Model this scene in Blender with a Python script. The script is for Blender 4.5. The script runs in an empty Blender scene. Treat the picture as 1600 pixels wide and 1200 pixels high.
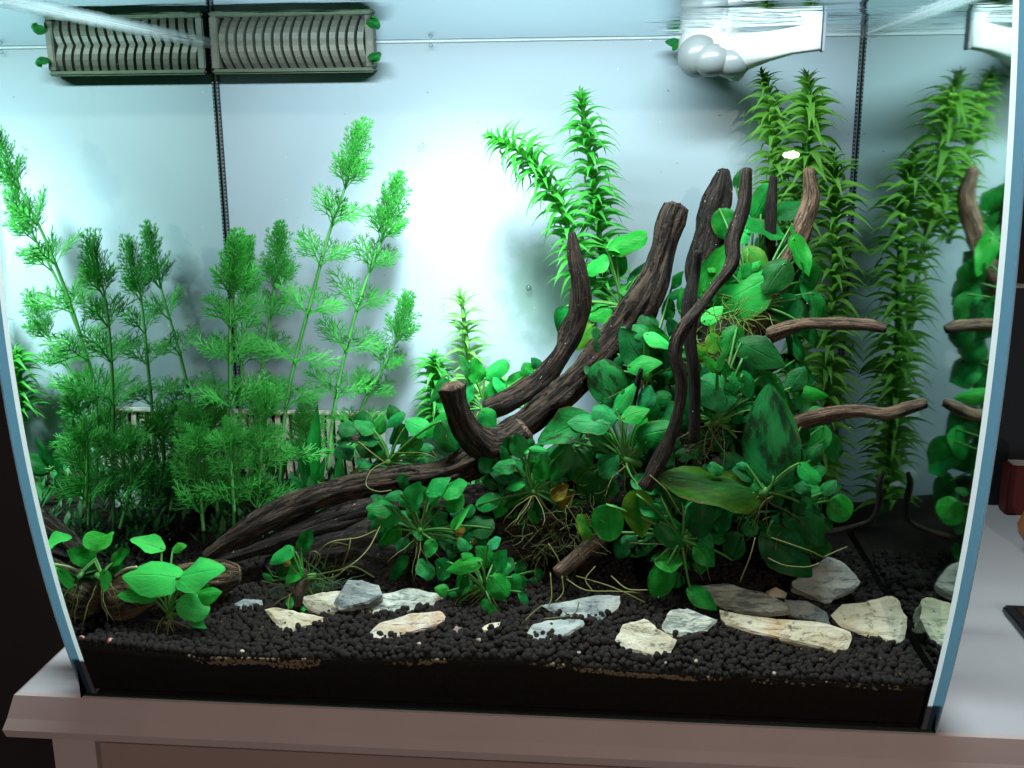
import bpy, bmesh, math, random
import numpy as np
from mathutils import Vector, Matrix, noise
random.seed(7)
SC = bpy.context.scene
COL = SC.collection

# ------------------------------------------------------------------ camera
CAMP = Vector((0.0752, -0.6523, 0.4044))
YAW, PITCH, ROLL, FPX = -0.0926, 0.2418, -0.0075, 1605.5
FW = Vector((math.sin(YAW)*math.cos(PITCH), math.cos(YAW)*math.cos(PITCH), -math.sin(PITCH)))
RT0 = Vector((math.cos(YAW), -math.sin(YAW), 0))
UP0 = RT0.cross(FW)
RT = RT0*math.cos(ROLL) + UP0*math.sin(ROLL)
UP = -RT0*math.sin(ROLL) + UP0*math.cos(ROLL)
cam = bpy.data.objects.new('camera', bpy.data.cameras.new('camera'))
COL.objects.link(cam)
cam.data.sensor_width = 36
cam.data.lens = 36*FPX/1600
cam.data.clip_start = 0.01
cam.data.clip_end = 50
cam.matrix_world = Matrix(((RT.x, UP.x, -FW.x, CAMP.x), (RT.y, UP.y, -FW.y, CAMP.y), (RT.z, UP.z, -FW.z, CAMP.z), (0, 0, 0, 1)))
SC.camera = cam

# ------------------------------------------------------------------ world, light, exposure
world = bpy.data.worlds.new('World')
SC.world = world
world.use_nodes = True
bg = world.node_tree.nodes['Background']
bg.inputs[0].default_value = (0.55, 0.6, 0.7, 1)
bg.inputs[1].default_value = 0.02
SC.view_settings.view_transform = 'Standard'
SC.view_settings.look = 'None'
SC.view_settings.exposure = 0
SC.view_settings.gamma = 1
SC.cycles.use_denoising = True
SC.cycles.max_bounces = 12
SC.cycles.transparent_max_bounces = 32
SC.cycles.glossy_bounces = 6
SC.cycles.diffuse_bounces = 2
SC.cycles.caustics_reflective = False
SC.cycles.caustics_refractive = False
SC.cycles.sample_clamp_indirect = 6

def lamp(name, kind, loc, energy, color, target=None, **kw):
    d = bpy.data.lights.new(name, kind)
    d.energy = energy
    d.color = color
    for k, v in kw.items():
        setattr(d, k, v)
    o = bpy.data.objects.new(name, d)
    COL.objects.link(o)
    o.location = loc
    if target is not None:
        o.rotation_euler = (Vector(target) - Vector(loc)).to_track_quat('-Z', 'Y').to_euler()
    return o
ROOM_LAMP = (0.48, -1.78, 0.79)
COOL = (0.86, 0.97, 1.0)
lamp('hood_led_bar', 'AREA', (0.0, 0.10, 0.60), 6.7, COOL, (0.0, 0.12, 0.0), shape='RECTANGLE', size=0.54, size_y=0.04)
lamp('added_wall_glow_spot', 'SPOT', (-0.02, 0.06, 0.60), 39.0, COOL, (-0.078, 0.356, 0.175), spot_size=math.radians(48), spot_blend=1.0, shadow_soft_size=0.045)  # extra spot, added to make the bright glow on the back panel
lamp('room_ceiling_lamp', 'POINT', ROOM_LAMP, 40.0, (1.0, 0.78, 0.68), shadow_soft_size=0.018)

# ------------------------------------------------------------------ pixel geometry helpers (photo pixels 1600 x 1200)
def ray(px, py):
    return FW + RT*((px-800)/FPX) + UP*((600-py)/FPX)
def at(px, py, Y):
    d = ray(px, py)
    return CAMP + d*((Y-CAMP.y)/d.y)
def at_z(px, py, Z):
    d = ray(px, py)
    return CAMP + d*((Z-CAMP.z)/d.z)
def at_plane(px, py, p0, n):
    d = ray(px, py)
    return CAMP + d*((p0-CAMP).dot(n)/d.dot(n))
def proj(P):
    d = P-CAMP
    z = d.dot(FW)
    return Vector((800+FPX*d.dot(RT)/z, 600-FPX*d.dot(UP)/z))
def px2m(P):
    return (P-CAMP).dot(FW)/FPX

# ------------------------------------------------------------------ tank numbers
W_OUT, W_IN, DEP, ZW = 0.305, 0.3022, 0.356, 0.487
W_EDGE = 0.2982   # inner rim of the polished front edge
def front_y(z):
    return -0.053*(1-((z-0.29)/0.29)**2)
def lerp_table(x, tab):
    for (a, va), (b, vb) in zip(tab, tab[1:]):
        if x <= b:
            t = max(0, (x-a)/(b-a))
            t = t*t*(3-2*t)
            return va+(vb-va)*t
    return tab[-1][1]
FRONT_Z = [(-0.3, 0.050), (-0.2, 0.041), (-0.1, 0.043), (0.0, 0.049), (0.13, 0.041), (0.22, 0.041), (0.3, 0.039)]
def ground(x, y):
    zf = lerp_table(x, FRONT_Z)
    mid = 0.050 + 0.006*math.sin(x*9+1)
    left = max(0, min(1, (-0.12-x)/0.12))
    mid -= 0.010*left + 0.009*max(0, min(1, (x-0.10)/0.12))
    back = 0.062 - 0.012*left - 0.022*max(0, min(1, (x-0.12)/0.15))
    t = max(0, min(1, (y+0.02)/0.07))
    z = zf + (mid-zf)*t
    t2 = max(0, min(1, (y-0.08)/0.2))
    z += (back-mid)*t2
    return z + 0.0022*noise.noise(Vector((x*30, y*30, 3)))

# ------------------------------------------------------------------ object helpers
def tag(o, label, cat, group=None, kind=None):
    if label:
        o['label'] = label
    if cat:
        o['category'] = cat
    if group:
        o['group'] = group
    if kind:
        o['kind'] = kind
    return o
def empty(name, loc, label=None, cat=None, group=None):
    o = bpy.data.objects.new(name, None)
    COL.objects.link(o)
    o.location = loc
    o.empty_display_size = 0.01
    tag(o, label, cat, group)
    return o
def ob(name, me, mat=None, parent=None, mw=None):
    o = bpy.data.objects.new(name, me)
    COL.objects.link(o)
    if mat is not None and len(me.materials) == 0:
        me.materials.append(mat)
    root = Vector((0, 0, 0))
    p = parent
    while p is not None:
        root += p.location
        p = p.parent
    if parent is not None:
        o.parent = parent
    m = mw if mw is not None else Matrix()
    o.matrix_basis = Matrix.Translation(-root) @ m
    return o
class MB:
    """collects geometry, then makes one mesh"""
    def __init__(s):
        s.v, s.f, s.uv, s.mi = [], [], {}, []
    def face(s, idx, mi=0, uv=None):
        if uv:
            s.uv[len(s.f)] = uv
        s.f.append(tuple(idx))
        s.mi.append(mi)
    def box(s, lo, hi, mi=0):
        b = len(s.v)
        for z in (lo[2], hi[2]):
            for y in (lo[1], hi[1]):
                for x in (lo[0], hi[0]):
                    s.v.append((x, y, z))
        for q in ((0, 2, 3, 1), (4, 5, 7, 6), (0, 1, 5, 4), (2, 6, 7, 3), (0, 4, 6, 2), (1, 3, 7, 5)):
            s.face([b+i for i in q], mi)
    def tube(s, pts, rad, seg=5, mi=0, cap=True):
        n = len(pts)
        up = Vector((0.31, 0.17, 0.93))
        b = len(s.v)
        L = 0
        for i, p in enumerate(pts):
            t = (pts[min(i+1, n-1)]-pts[max(i-1, 0)])
            t = t.normalized() if t.length > 1e-9 else Vector((0, 0, 1))
            if abs(t.dot(up)) > 0.96:
                up = Vector((1, 0.2, 0.1)).normalized()
            x = (up - t*up.dot(t)).normalized()
            y = t.cross(x)
            up = x
            r = rad[i] if isinstance(rad, (list, tuple)) else rad
            for k in range(seg):
                a = 2*math.pi*k/seg
                s.v.append(tuple(p + x*(r*math.cos(a)) + y*(r*math.sin(a))))
        for i in range(n-1):
            for k in range(seg):
                k2 = (k+1) % seg
                a, c = b+i*seg, b+(i+1)*seg
                s.face((a+k, a+k2, c+k2, c+k), mi)
        if cap:
            s.face([b+k for k in range(seg)][::-1], mi)
            s.face([b+(n-1)*seg+k for k in range(seg)], mi)
    def mesh(s, name, mats=(), smooth=False):
        me = bpy.data.meshes.new(name)
        me.from_pydata([tuple(v) for v in s.v], [], s.f)
        for m in mats:
            me.materials.append(m)
        if len(mats) > 1:
            me.polygons.foreach_set('material_index', s.mi)
        if smooth:
            me.polygons.foreach_set('use_smooth', [True]*len(me.polygons))
        if s.uv:
            uvl = me.uv_layers.new(name='UVMap')
            for i, p in enumerate(me.polygons):
                u = s.uv.get(i)
                if u:
                    for k, li in enumerate(p.loop_indices):
                        uvl.data[li].uv = u[k]
        me.update()
        return me
def catmull(pts, n):
    """pts: list of tuples of equal length -> resampled list"""
    P = [np.array(p, float) for p in pts]
    P = [2*P[0]-P[1]] + P + [2*P[-1]-P[-2]]
    out = []
    m = len(P)-3
    for i in range(n):
        u = i/(n-1)*m
        k = min(int(u), m-1)
        t = u-k
        p0, p1, p2, p3 = P[k:k+4]
        out.append(0.5*((2*p1)+(-p0+p2)*t+(2*p0-5*p1+4*p2-p3)*t*t+(-p0+3*p1-3*p2+p3)*t**3))
    return out

# ------------------------------------------------------------------ material helpers
class NT:
    def __init__(s, name):
        s.m = bpy.data.materials.new(name)
        s.m.use_nodes = True
        s.t = s.m.node_tree
        s.t.nodes.clear()
        s.out = s.t.nodes.new('ShaderNodeOutputMaterial')
    def n(s, kind, ins=None, **props):
        nd = s.t.nodes.new('ShaderNode'+kind)
        for k, v in props.items():
            setattr(nd, k, v)
        for k, v in (ins or {}).items():
            s.put(nd.inputs[k], v)
        return nd
    def put(s, sock, v):
        if hasattr(v, 'links') or isinstance(v, bpy.types.NodeSocket):
            s.t.links.new(v, sock)
        elif isinstance(v, bpy.types.Node):
            s.t.links.new(v.outputs[0], sock)
        else:
            if isinstance(v, (tuple, list)) and len(v) == 3 and sock.type == 'RGBA':
                v = (*v, 1)
            sock.default_value = v
    def math(s, op, a, b=0.0, c=None, clamp=False):
        nd = s.t.nodes.new('ShaderNodeMath')
        nd.operation = op
        nd.use_clamp = clamp
        s.put(nd.inputs[0], a)
        s.put(nd.inputs[1], b)
        if c is not None:
            s.put(nd.inputs[2], c)
        return nd.outputs[0]
    def mix(s, fac, a, b):
        nd = s.t.nodes.new('ShaderNodeMix')
        nd.data_type = 'RGBA'
        s.put(nd.inputs[0], fac)
        s.put(nd.inputs[6], a)
        s.put(nd.inputs[7], b)
        return nd.outputs[2]
    def ramp(s, fac, lo, hi):
        nd = s.t.nodes.new('ShaderNodeMapRange')
        nd.interpolation_type = 'SMOOTHSTEP'
        s.put(nd.inputs[0], fac)
        nd.inputs[1].default_value = lo
        nd.inputs[2].default_value = hi
        return nd.outputs[0]
    def noise(s, vec, scale, detail=4, rough=0.55, dist=0.0):
        nd = s.n('TexNoise', {'Scale': scale, 'Detail': detail, 'Roughness': rough, 'Distortion': dist})
        if vec is not None:
            s.put(nd.inputs['Vector'], vec)
        return nd.outputs[0]
    def bump(s, h, strength=0.4, dist=0.002):
        return s.n('Bump', {'Height': h, 'Strength': strength, 'Distance': dist}).outputs[0]
    def pr(s, color, rough=0.5, spec=0.5, normal=None, metal=0.0, **kw):
        nd = s.n('BsdfPrincipled', {'Base Color': color, 'Roughness': rough, 'Metallic': metal, 'Specular IOR Level': spec})
        if normal is not None:
            s.put(nd.inputs['Normal'], normal)
        return nd
    def end(s, shader):
        s.put(s.out.inputs['Surface'], shader)
        return s.m

def mat_leaf(name, base, vein, spots=0.35, algae=0.12, yellow=0.0, trans=0.26, rough=0.36):
    t = NT(name)
    uv = t.n('TexCoord').outputs['UV']
    info = t.n('ObjectInfo').outputs['Random']
    sep = t.n('SeparateXYZ', {0: uv})
    ax = t.math('ABSOLUTE', t.math('SUBTRACT', sep.outputs[0], 0.5))
    off = t.n('VectorMath', {0: uv, 1: (0, 0, 0)}, operation='ADD')
    comb = t.n('CombineXYZ', {0: t.math('MULTIPLY', info, 37.0), 1: t.math('MULTIPLY', info, 91.0), 2: 0.0})
    t.put(off.inputs[1], comb)
    P = off.outputs[0]
    rib = t.math('SUBTRACT', 1.0, t.ramp(ax, 0.004, 0.03))
    sv = t.math('SINE', t.math('MULTIPLY', t.math('SUBTRACT', sep.outputs[1], t.math('MULTIPLY', ax, 0.8)), 62.0))
    svm = t.math('MULTIPLY', t.ramp(sv, 0.3, 1.0), 0.045)
    big = t.noise(P, 2.6, 3)
    v = t.n('HueSaturation', {'Color': base})
    t.put(v.inputs['Value'], t.math('ADD', t.math('MULTIPLY', info, 0.55), 0.72))
    t.put(v.inputs['Hue'], t.math('ADD', t.math('MULTIPLY', info, 0.035), 0.4825))
    c = t.mix(t.math('MULTIPLY', t.ramp(big, 0.38, 0.66), 0.7), v.outputs[0], vein)
    c = t.mix(t.math('MAXIMUM', t.math('MULTIPLY', rib, 0.28), svm), c, vein)
    if yellow:
        c = t.mix(t.math('MULTIPLY', t.ramp(t.math('ADD', t.math('MULTIPLY', ax, 1.2), t.noise(P, 2.2, 2)), 0.45, 0.95), yellow), c, (0.22, 0.22, 0.01))
    if algae:
        an = t.noise(P, 3.2, 6, 0.65)
        c = t.mix(t.math('MULTIPLY', t.ramp(an, 0.46, 0.60), algae), c, (0.012, 0.018, 0.010))
    rim = t.math('MULTIPLY', t.ramp(ax, 0.42, 0.495), t.ramp(t.noise(P, 3.7, 3), 0.50, 0.62))
    c = t.mix(t.math('MULTIPLY', rim, 0.7), c, (0.10, 0.075, 0.015))
    sp = t.noise(P, 26, 2, 0.4)
    if spots:
        c = t.mix(t.math('MULTIPLY', t.ramp(sp, 0.66, 0.74), spots), c, (0.012, 0.025, 0.012))
        sp2 = t.noise(P, 42, 1, 0.4)
        c = t.mix(t.math('MULTIPLY', t.ramp(sp2, 0.74, 0.80), 0.5), c, (0.35, 0.5, 0.35))
    h = t.math('ADD', t.math('MULTIPLY', sv, 0.04), t.math('ADD', t.noise(P, 7, 3), t.math('MULTIPLY', rib, -0.8)))
    b = t.bump(h, 0.45, 0.0012)
    p = t.pr(c, rough+0.06, 0.13, b)
    tr = t.n('BsdfTranslucent', {'Color': t.mix(0.30, c, (0.04, 0.36, 0.03))})
    mx = t.n('MixShader', {0: trans})
    t.put(mx.inputs[1], p)
    t.put(mx.inputs[2], tr)
    return t.end(mx)
LEAF = {
    'b': mat_leaf('leaf_bright_green', (0.010, 0.27, 0.034), (0.028, 0.37, 0.055), 0.45, algae=0.15),
    'm': mat_leaf('leaf_mid_green', (0.006, 0.175, 0.027), (0.013, 0.25, 0.042), 0.6, algae=0.35, rough=0.38),
    'd': mat_leaf('leaf_dark_green', (0.004, 0.095, 0.018), (0.008, 0.145, 0.028), 0.6, algae=0.40, rough=0.40),
    'o': mat_leaf('leaf_old_with_algae', (0.010, 0.18, 0.028), (0.025, 0.24, 0.05), 0.9, algae=0.85, rough=0.48),
    't': mat_leaf('leaf_dusty_teal', (0.014, 0.24, 0.062), (0.032, 0.31, 0.09), 0.9, algae=0.35, rough=0.38),
    'y': mat_leaf('leaf_yellowing', (0.010, 0.19, 0.016), (0.022, 0.25, 0.02), 0.7, yellow=0.30),
    'z': mat_leaf('leaf_dark_with_brown_patch', (0.005, 0.085, 0.008), (0.014, 0.14, 0.012), 0.9, yellow=0.12, algae=0.45, rough=0.45),
    'w': mat_leaf('leaf_withered_amber', (0.24, 0.17, 0.015), (0.34, 0.27, 0.06), 0.8, yellow=0.5, algae=0.3),
    'l': mat_leaf('leaf_crypt_light', (0.045, 0.60, 0.075), (0.08, 0.66, 0.11), 0.12, trans=0.34),
}
def mat_simple_green(name, base, tcol, trans, rough=0.45, var=0.4):
    t = NT(name)
    info = t.n('ObjectInfo').outputs['Random']
    obj = t.n('TexCoord').outputs['Object']
    nz = t.noise(obj, 160, 3)
    hs = t.n('HueSaturation', {'Color': t.mix(t.math('MULTIPLY', nz, 0.5), base, tcol)})
    t.put(hs.inputs['Value'], t.math('ADD', t.math('MULTIPLY', info, var), 1-var/2))
    p = t.pr(hs.outputs[0], rough, 0.35)
    tr = t.n('BsdfTranslucent', {'Color': tcol})
    mx = t.n('MixShader', {0: trans})
    t.put(mx.inputs[1], p)
    t.put(mx.inputs[2], tr)
    return t.end(mx)
M_FEATHER = mat_simple_green('feather_leaf', (0.030, 0.29, 0.040), (0.07, 0.43, 0.055), 0.42)
M_FTIP = mat_simple_green('feather_tip_leaf', (0.026, 0.28, 0.036), (0.06, 0.42, 0.05), 0.42)
M_FSTEM = mat_simple_green('feather_stem', (0.07, 0.30, 0.07), (0.10, 0.42, 0.10), 0.2)
M_WEED = mat_simple_green('waterweed_leaf', (0.022, 0.24, 0.030), (0.07, 0.42, 0.04), 0.45)
M_WEEDY = mat_simple_green('waterweed_leaf_olive', (0.070, 0.23, 0.030), (0.22, 0.50, 0.08), 0.66, 0.6)  # olive leaf colour, paled to stand in for haze in the water
M_PALE = mat_simple_green('pale_stem_leaf', (0.12, 0.36, 0.08), (0.22, 0.55, 0.12), 0.45)
M_STALK = mat_simple_green('leaf_stalk', (0.045, 0.20, 0.035), (0.09, 0.30, 0.05), 0.15)
M_ROOT = mat_simple_green('aerial_root', (0.13, 0.14, 0.035), (0.20, 0.22, 0.06), 0.1)
M_MOSS = mat_simple_green('moss_strand', (0.040, 0.055, 0.012), (0.09, 0.10, 0.02), 0.1)
M_BROWNLEAF = mat_leaf('leaf_brown_crypt', (0.06, 0.10, 0.02), (0.14, 0.12, 0.03), 0.5, algae=0.4)

def mat_wood(name, dark, light, grain=1.0, rough=0.75):
    t = NT(name)
    uv = t.n('TexCoord').outputs['UV']
    ob_ = t.n('TexCoord').outputs['Object']
    mp = t.n('Mapping', {'Scale': (9, 1.4, 1)})
    t.put(mp.inputs[0], uv)
    g = t.noise(mp.outputs[0], 3.0, 8, 0.65, 0.6)
    f = t.noise(ob_, 260, 4, 0.6)
    lg = t.noise(ob_, 42, 4, 0.6)
    c = t.mix(t.ramp(g, 0.36, 0.66), dark, light)
    c = t.mix(t.math('MULTIPLY', t.ramp(lg, 0.48, 0.72), 0.55), c, tuple(v*0.45 for v in dark))
    c = t.mix(t.math('MULTIPLY', t.ramp(f, 0.62, 0.75), 0.5), c, tuple(min(1, v*1.9) for v in light))
    sp = t.noise(ob_, 520, 1, 0.3)
    c = t.mix(t.math('MULTIPLY', t.ramp(sp, 0.74, 0.80), 0.7), c, (0.42, 0.40, 0.34))
    crack = t.math('SUBTRACT', 1.0, t.ramp(t.math('ABSOLUTE', t.math('SUBTRACT', g, 0.46)), 0.0, 0.03))
    c = t.mix(t.math('MULTIPLY', crack, 0.75), c, (0.003, 0.002, 0.002))
    h = t.math('SUBTRACT', t.math('ADD', t.math('MULTIPLY', g, 1.2), t.math('MULTIPLY', f, 0.45)), t.math('MULTIPLY', crack, 0.6))
    p = t.pr(c, rough, 0.3, t.bump(h, 0.8*grain, 0.0025))
    return t.end(p)
WOOD = mat_wood('bogwood_dark', (0.008, 0.006, 0.0045), (0.032, 0.022, 0.016), 1.6)
WOODL = mat_wood('bogwood_tan', (0.080, 0.050, 0.032), (0.21, 0.135, 0.088), 1.1)
WOODM = mat_wood('bogwood_brown', (0.012, 0.0085, 0.006), (0.082, 0.054, 0.035), 1.7)
WOODG = mat_wood('bogwood_cut_end', (0.10, 0.062, 0.028), (0.26, 0.17, 0.085), 1.2)

def mat_stone(name, a, b, rust, rustamt, flat=(1, 1, 5)):
    t = NT(name)
    ob_ = t.n('TexCoord').outputs['Object']
    info = t.n('ObjectInfo').outputs['Random']
    off = t.n('VectorMath', {0: ob_}, operation='ADD')
    t.put(off.inputs[1], t.n('CombineXYZ', {0: t.math('MULTIPLY', info, 3.0), 1: t.math('MULTIPLY', info, 7.0), 2: info}))
    mp = t.n('Mapping', {'Scale': flat})
    t.put(mp.inputs[0], off.outputs[0])
    n1 = t.noise(mp.outputs[0], 38, 6, 0.62, 0.4)
    n2 = t.noise(off.outputs[0], 22, 4, 0.6)
    n3 = t.noise(off.outputs[0], 420, 3, 0.6)
    c = t.mix(t.ramp(n1, 0.38, 0.64), a, b)
    c = t.mix(t.math('MULTIPLY', t.ramp(n2, 0.47, 0.66), rustamt), c, rust)
    c = t.mix(t.math('MULTIPLY', t.ramp(n3, 0.58, 0.74), 0.5), c, tuple(v*0.42 for v in a))
    n4 = t.noise(off.outputs[0], 150, 2, 0.5)
    c = t.mix(t.math('MULTIPLY', t.ramp(n4, 0.66, 0.72), 0.65), c, (0.06, 0.05, 0.035))
    crack = t.math('SUBTRACT', 1.0, t.ramp(t.math('ABSOLUTE', t.math('SUBTRACT', n1, 0.43)), 0.0, 0.011))
    c = t.mix(t.math('MULTIPLY', crack, 0.5), c, tuple(v*0.28 for v in a))
    h = t.math('SUBTRACT', t.math('ADD', n1, t.math('MULTIPLY', n3, 0.3)), t.math('MULTIPLY', crack, 0.35))
    return t.end(t.pr(c, 0.72, 0.3, t.bump(h, 0.75, 0.003)))
ST_CREAM = mat_stone('slate_cream', (0.43, 0.42, 0.32), (0.59, 0.58, 0.45), (0.40, 0.28, 0.12), 0.45)
ST_GREY = mat_stone('slate_blue_grey', (0.20, 0.245, 0.25), (0.37, 0.42, 0.39), (0.34, 0.29, 0.18), 0.25)
ST_TAN = mat_stone('slate_tan', (0.44, 0.39, 0.26), (0.60, 0.57, 0.44), (0.42, 0.27, 0.11), 0.75)
ST_RUST = mat_stone('slate_rust', (0.60, 0.58, 0.50), (0.52, 0.44, 0.30), (0.38, 0.18, 0.06), 0.85)
ST_LAYER = mat_stone('slate_layered', (0.23, 0.28, 0.255), (0.52, 0.55, 0.46), (0.32, 0.29, 0.2), 0.3, (2, 2, 14))

def mat_plain(name, color, rough=0.5, spec=0.4, nscale=60, namt=0.15, bump=0.1):
    t = NT(name)
    ob_ = t.n('TexCoord').outputs['Object']
    nz = t.noise(ob_, nscale, 5, 0.6)
    c = t.mix(t.math('MULTIPLY', t.ramp(nz, 0.35, 0.7), namt), color, tuple(v*0.55 for v in color))
    return t.end(t.pr(c, rough, spec, t.bump(t.noise(ob_, nscale*6, 3), bump, 0.001)))
def mat_backwall():
    t = NT('white_back_panel')
    ob_ = t.n('TexCoord').outputs['Object']
    base = (0.29, 0.385, 0.445)
    mp = t.n('Mapping', {'Scale': (1, 1, 0.35)})
    t.put(mp.inputs[0], ob_)
    nz = t.noise(mp.outputs[0], 26, 5, 0.62, 0.5)
    c = t.mix(t.math('MULTIPLY', t.ramp(nz, 0.50, 0.74), 0.30), base, (0.25, 0.36, 0.36))
    # darker green-grey patch with a ragged edge, on the panel behind the driftwood
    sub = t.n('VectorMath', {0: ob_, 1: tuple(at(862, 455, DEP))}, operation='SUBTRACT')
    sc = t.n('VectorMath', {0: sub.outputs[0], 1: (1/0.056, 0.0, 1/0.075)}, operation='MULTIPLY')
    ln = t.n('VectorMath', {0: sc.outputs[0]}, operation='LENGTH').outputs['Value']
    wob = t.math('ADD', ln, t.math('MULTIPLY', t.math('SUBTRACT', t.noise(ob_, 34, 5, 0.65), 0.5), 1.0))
    green_patch = t.math('SUBTRACT', 1.0, t.ramp(wob, 0.5, 1.1))
    c = t.mix(t.math('MULTIPLY', green_patch, 0.75), c, (0.13, 0.25, 0.20))
    sp = t.noise(ob_, 210, 1, 0.3)
    c = t.mix(t.math('MULTIPLY', t.ramp(sp, 0.78, 0.81), 0.6), c, (0.05, 0.12, 0.09))
    return t.end(t.pr(c, 0.42, 0.35, t.bump(nz, 0.05, 0.001)))
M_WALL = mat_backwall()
M_PLASTIC = mat_plain('white_plastic', (0.50, 0.53, 0.53), 0.28, 0.5, 40, 0.10, 0.02)
M_GRILLE = mat_plain('grille_grey_film', (0.16, 0.175, 0.145), 0.5, 0.4, 70, 0.6, 0.2)
M_GRILLEW = mat_plain('grille_offwhite', (0.66, 0.68, 0.58), 0.5, 0.4, 60, 0.35, 0.1)
M_GRILLED = mat_plain('grille_recess_dark', (0.035, 0.03, 0.025), 0.8, 0.2)
M_GRILLEG = mat_plain('grille_algae_green', (0.08, 0.115, 0.075), 0.6, 0.3, 80, 0.5, 0.2)
M_BLACK = mat_plain('black_silicone', (0.012, 0.014, 0.018), 0.4, 0.4)
M_BEADS = mat_plain('grey_seam_notches', (0.18, 0.22, 0.26), 0.5, 0.4)
M_SOIL = mat_plain('black_soil', (0.014, 0.011, 0.009), 0.9, 0.1, 200, 0.5, 0.4)
M_PELLET = mat_plain('soil_pellet', (0.0145, 0.0118, 0.0102), 0.85, 0.18, 300, 0.5, 0.5)
M_SAND = mat_plain('tan_sand_grain', (0.21, 0.165, 0.105), 0.9, 0.2, 300, 0.5, 0.3)

def glass_mix(name, ior, tint=(1, 1, 1), rough=0.0, bumpn=False, refl=(1, 1, 1)):
    t = NT(name)
    fr = t.n('Fresnel', {'IOR': ior})
    gl = t.n('BsdfGlossy', {'Color': refl, 'Roughness': rough})
    if bumpn:
        ob_ = t.n('TexCoord').outputs['Object']
        mp = t.n('Mapping', {'Scale': (7, 26, 1)})
        t.put(mp.inputs[0], ob_)
        # ripples spread from the outlet and die away across the tank
        dv = t.n('VectorMath', {0: ob_, 1: (0.22, 0.22, ZW)}, operation='DISTANCE').outputs['Value']
        fade = t.math('ADD', 0.03, t.math('MULTIPLY', t.math('SUBTRACT', 1.0, t.ramp(dv, 0.05, 0.15)), 2.0))
        b = t.bump(t.math('MULTIPLY', t.noise(mp.outputs[0], 1.0, 3), fade), 0.30, 0.010)
        t.put(gl.inputs['Normal'], b)
    tr = t.n('BsdfTransparent', {'Color': tint})
    mx = t.n('MixShader', {0: fr.outputs[0]})
    t.put(mx.inputs[1], tr)
    t.put(mx.inputs[2], gl)
    return t.end(mx)
def mat_clear():
    t = NT('glass_inner_face')
    return t.end(t.n('BsdfTransparent', {'Color': (0.985, 1.0, 0.99)}))
M_PANE = glass_mix('front_glass', 1.22, (0.985, 1.0, 0.99))
M_SIDE = glass_mix('side_glass_in_water', 1.17, (0.98, 1.0, 0.99), 0.045, refl=(0.84, 0.95, 0.91))
M_SIDEL = glass_mix('left_side_glass_in_water', 1.17, (0.98, 1.0, 0.99), 0.014, refl=(0.84, 0.95, 0.91))
M_CLEAR = mat_clear()
M_WATER = glass_mix('water_surface', 1.06, (1, 1, 1), 0.004, True, refl=(0.86, 0.93, 0.95))
def mat_edge(name, col, tcol, fac, rough, clear=0.0):
    t = NT(name)
    ob_ = t.n('TexCoord').outputs['Object']
    mp = t.n('Mapping', {'Scale': (60, 60, 6)})
    t.put(mp.inputs[0], ob_)
    nz = t.noise(mp.outputs[0], 3, 4)
    p = t.pr(t.mix(t.math('MULTIPLY', nz, 0.4), col, tuple(v*0.6 for v in col)), rough, 0.6)
    tr = t.n('BsdfTranslucent', {'Color': tcol})
    mx = t.n('MixShader', {0: fac})
    t.put(mx.inputs[1], p)
    t.put(mx.inputs[2], tr)
    if clear:
        m2 = t.n('MixShader', {0: clear})
        t.put(m2.inputs[1], mx)
        t.put(m2.inputs[2], t.n('BsdfTransparent'))
        mx = m2
    return t.end(mx)
M_EDGE = mat_edge('glass_cut_edge_blue', (0.07, 0.17, 0.25), (0.18, 0.38, 0.54), 0.6, 0.2)
M_BEAD = mat_edge('clear_silicone_bead', (0.78, 0.86, 0.90), (0.95, 0.98, 1.0), 0.85, 0.3)

# ------------------------------------------------------------------ room: wall, table, things on the table
mb = MB()
mb.box((-2.2, 0.95, -1.0), (2.4, 1.0, 1.6))
tag(ob('wall', mb.mesh('wall'), mat_plain('dark_room_wall', (0.055, 0.045, 0.043), 0.9, 0.1, 8, 0.3)), None, None, kind='structure')
M_PAINT = mat_plain('table_paint', (0.58, 0.50, 0.49), 0.45, 0.3, 14, 0.12, 0.06)
M_TOP = mat_plain('table_top_paint', (0.53, 0.53, 0.56), 0.38, 0.35, 9, 0.15, 0.08)
M_DRAWER = mat_plain('drawer_paint', (0.40, 0.30, 0.28), 0.5, 0.3, 14, 0.12, 0.05)
TX0, TX1, TY1 = -0.357, 0.95, 0.52
tab = empty('table', (0, 0, -0.75), 'light painted wooden sideboard with moulded top edge carrying the aquarium', 'table')
def loft_top():
    m = MB()
    prof = [(0.0, 0.0), (0.0028, -0.0012), (0.0075, -0.018), (0.0105, -0.026), (0.0090, -0.0325), (0.002, -0.0355), (-0.012, -0.036)]
    rows = []
    for off, z in prof:
        x0, y0 = TX0-off, 0.0015-off
        b = len(m.v)
        m.v += [(x0, TY1, z), (x0, y0, z), (TX1+off, y0, z), (TX1+off, TY1, z)]
        rows.append(b)
    for a, c in zip(rows, rows[1:]):
        for k in range(3):
            m.face((a+k, c+k, c+k+1, a+k+1), 0)
        m.face((a+3, c+3, c, a), 0)
    m.face([rows[0]+k for k in (0, 1, 2, 3)], 1)
    m.face([rows[-1]+k for k in (3, 2, 1, 0)], 0)
    return m.mesh('table_top', (M_PAINT, M_TOP))
ob('table_top', loft_top(), None, tab)
mb = MB(); mb.box((TX0+0.012, 0.016, -0.75), (TX0+0.046, 0.06, -0.0362)); ob('leg', mb.mesh('leg'), M_PAINT, tab)
mb = MB(); mb.box((TX1-0.046, 0.016, -0.75), (TX1-0.012, 0.06, -0.0362)); ob('leg', mb.mesh('leg'), M_PAINT, tab)
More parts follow.
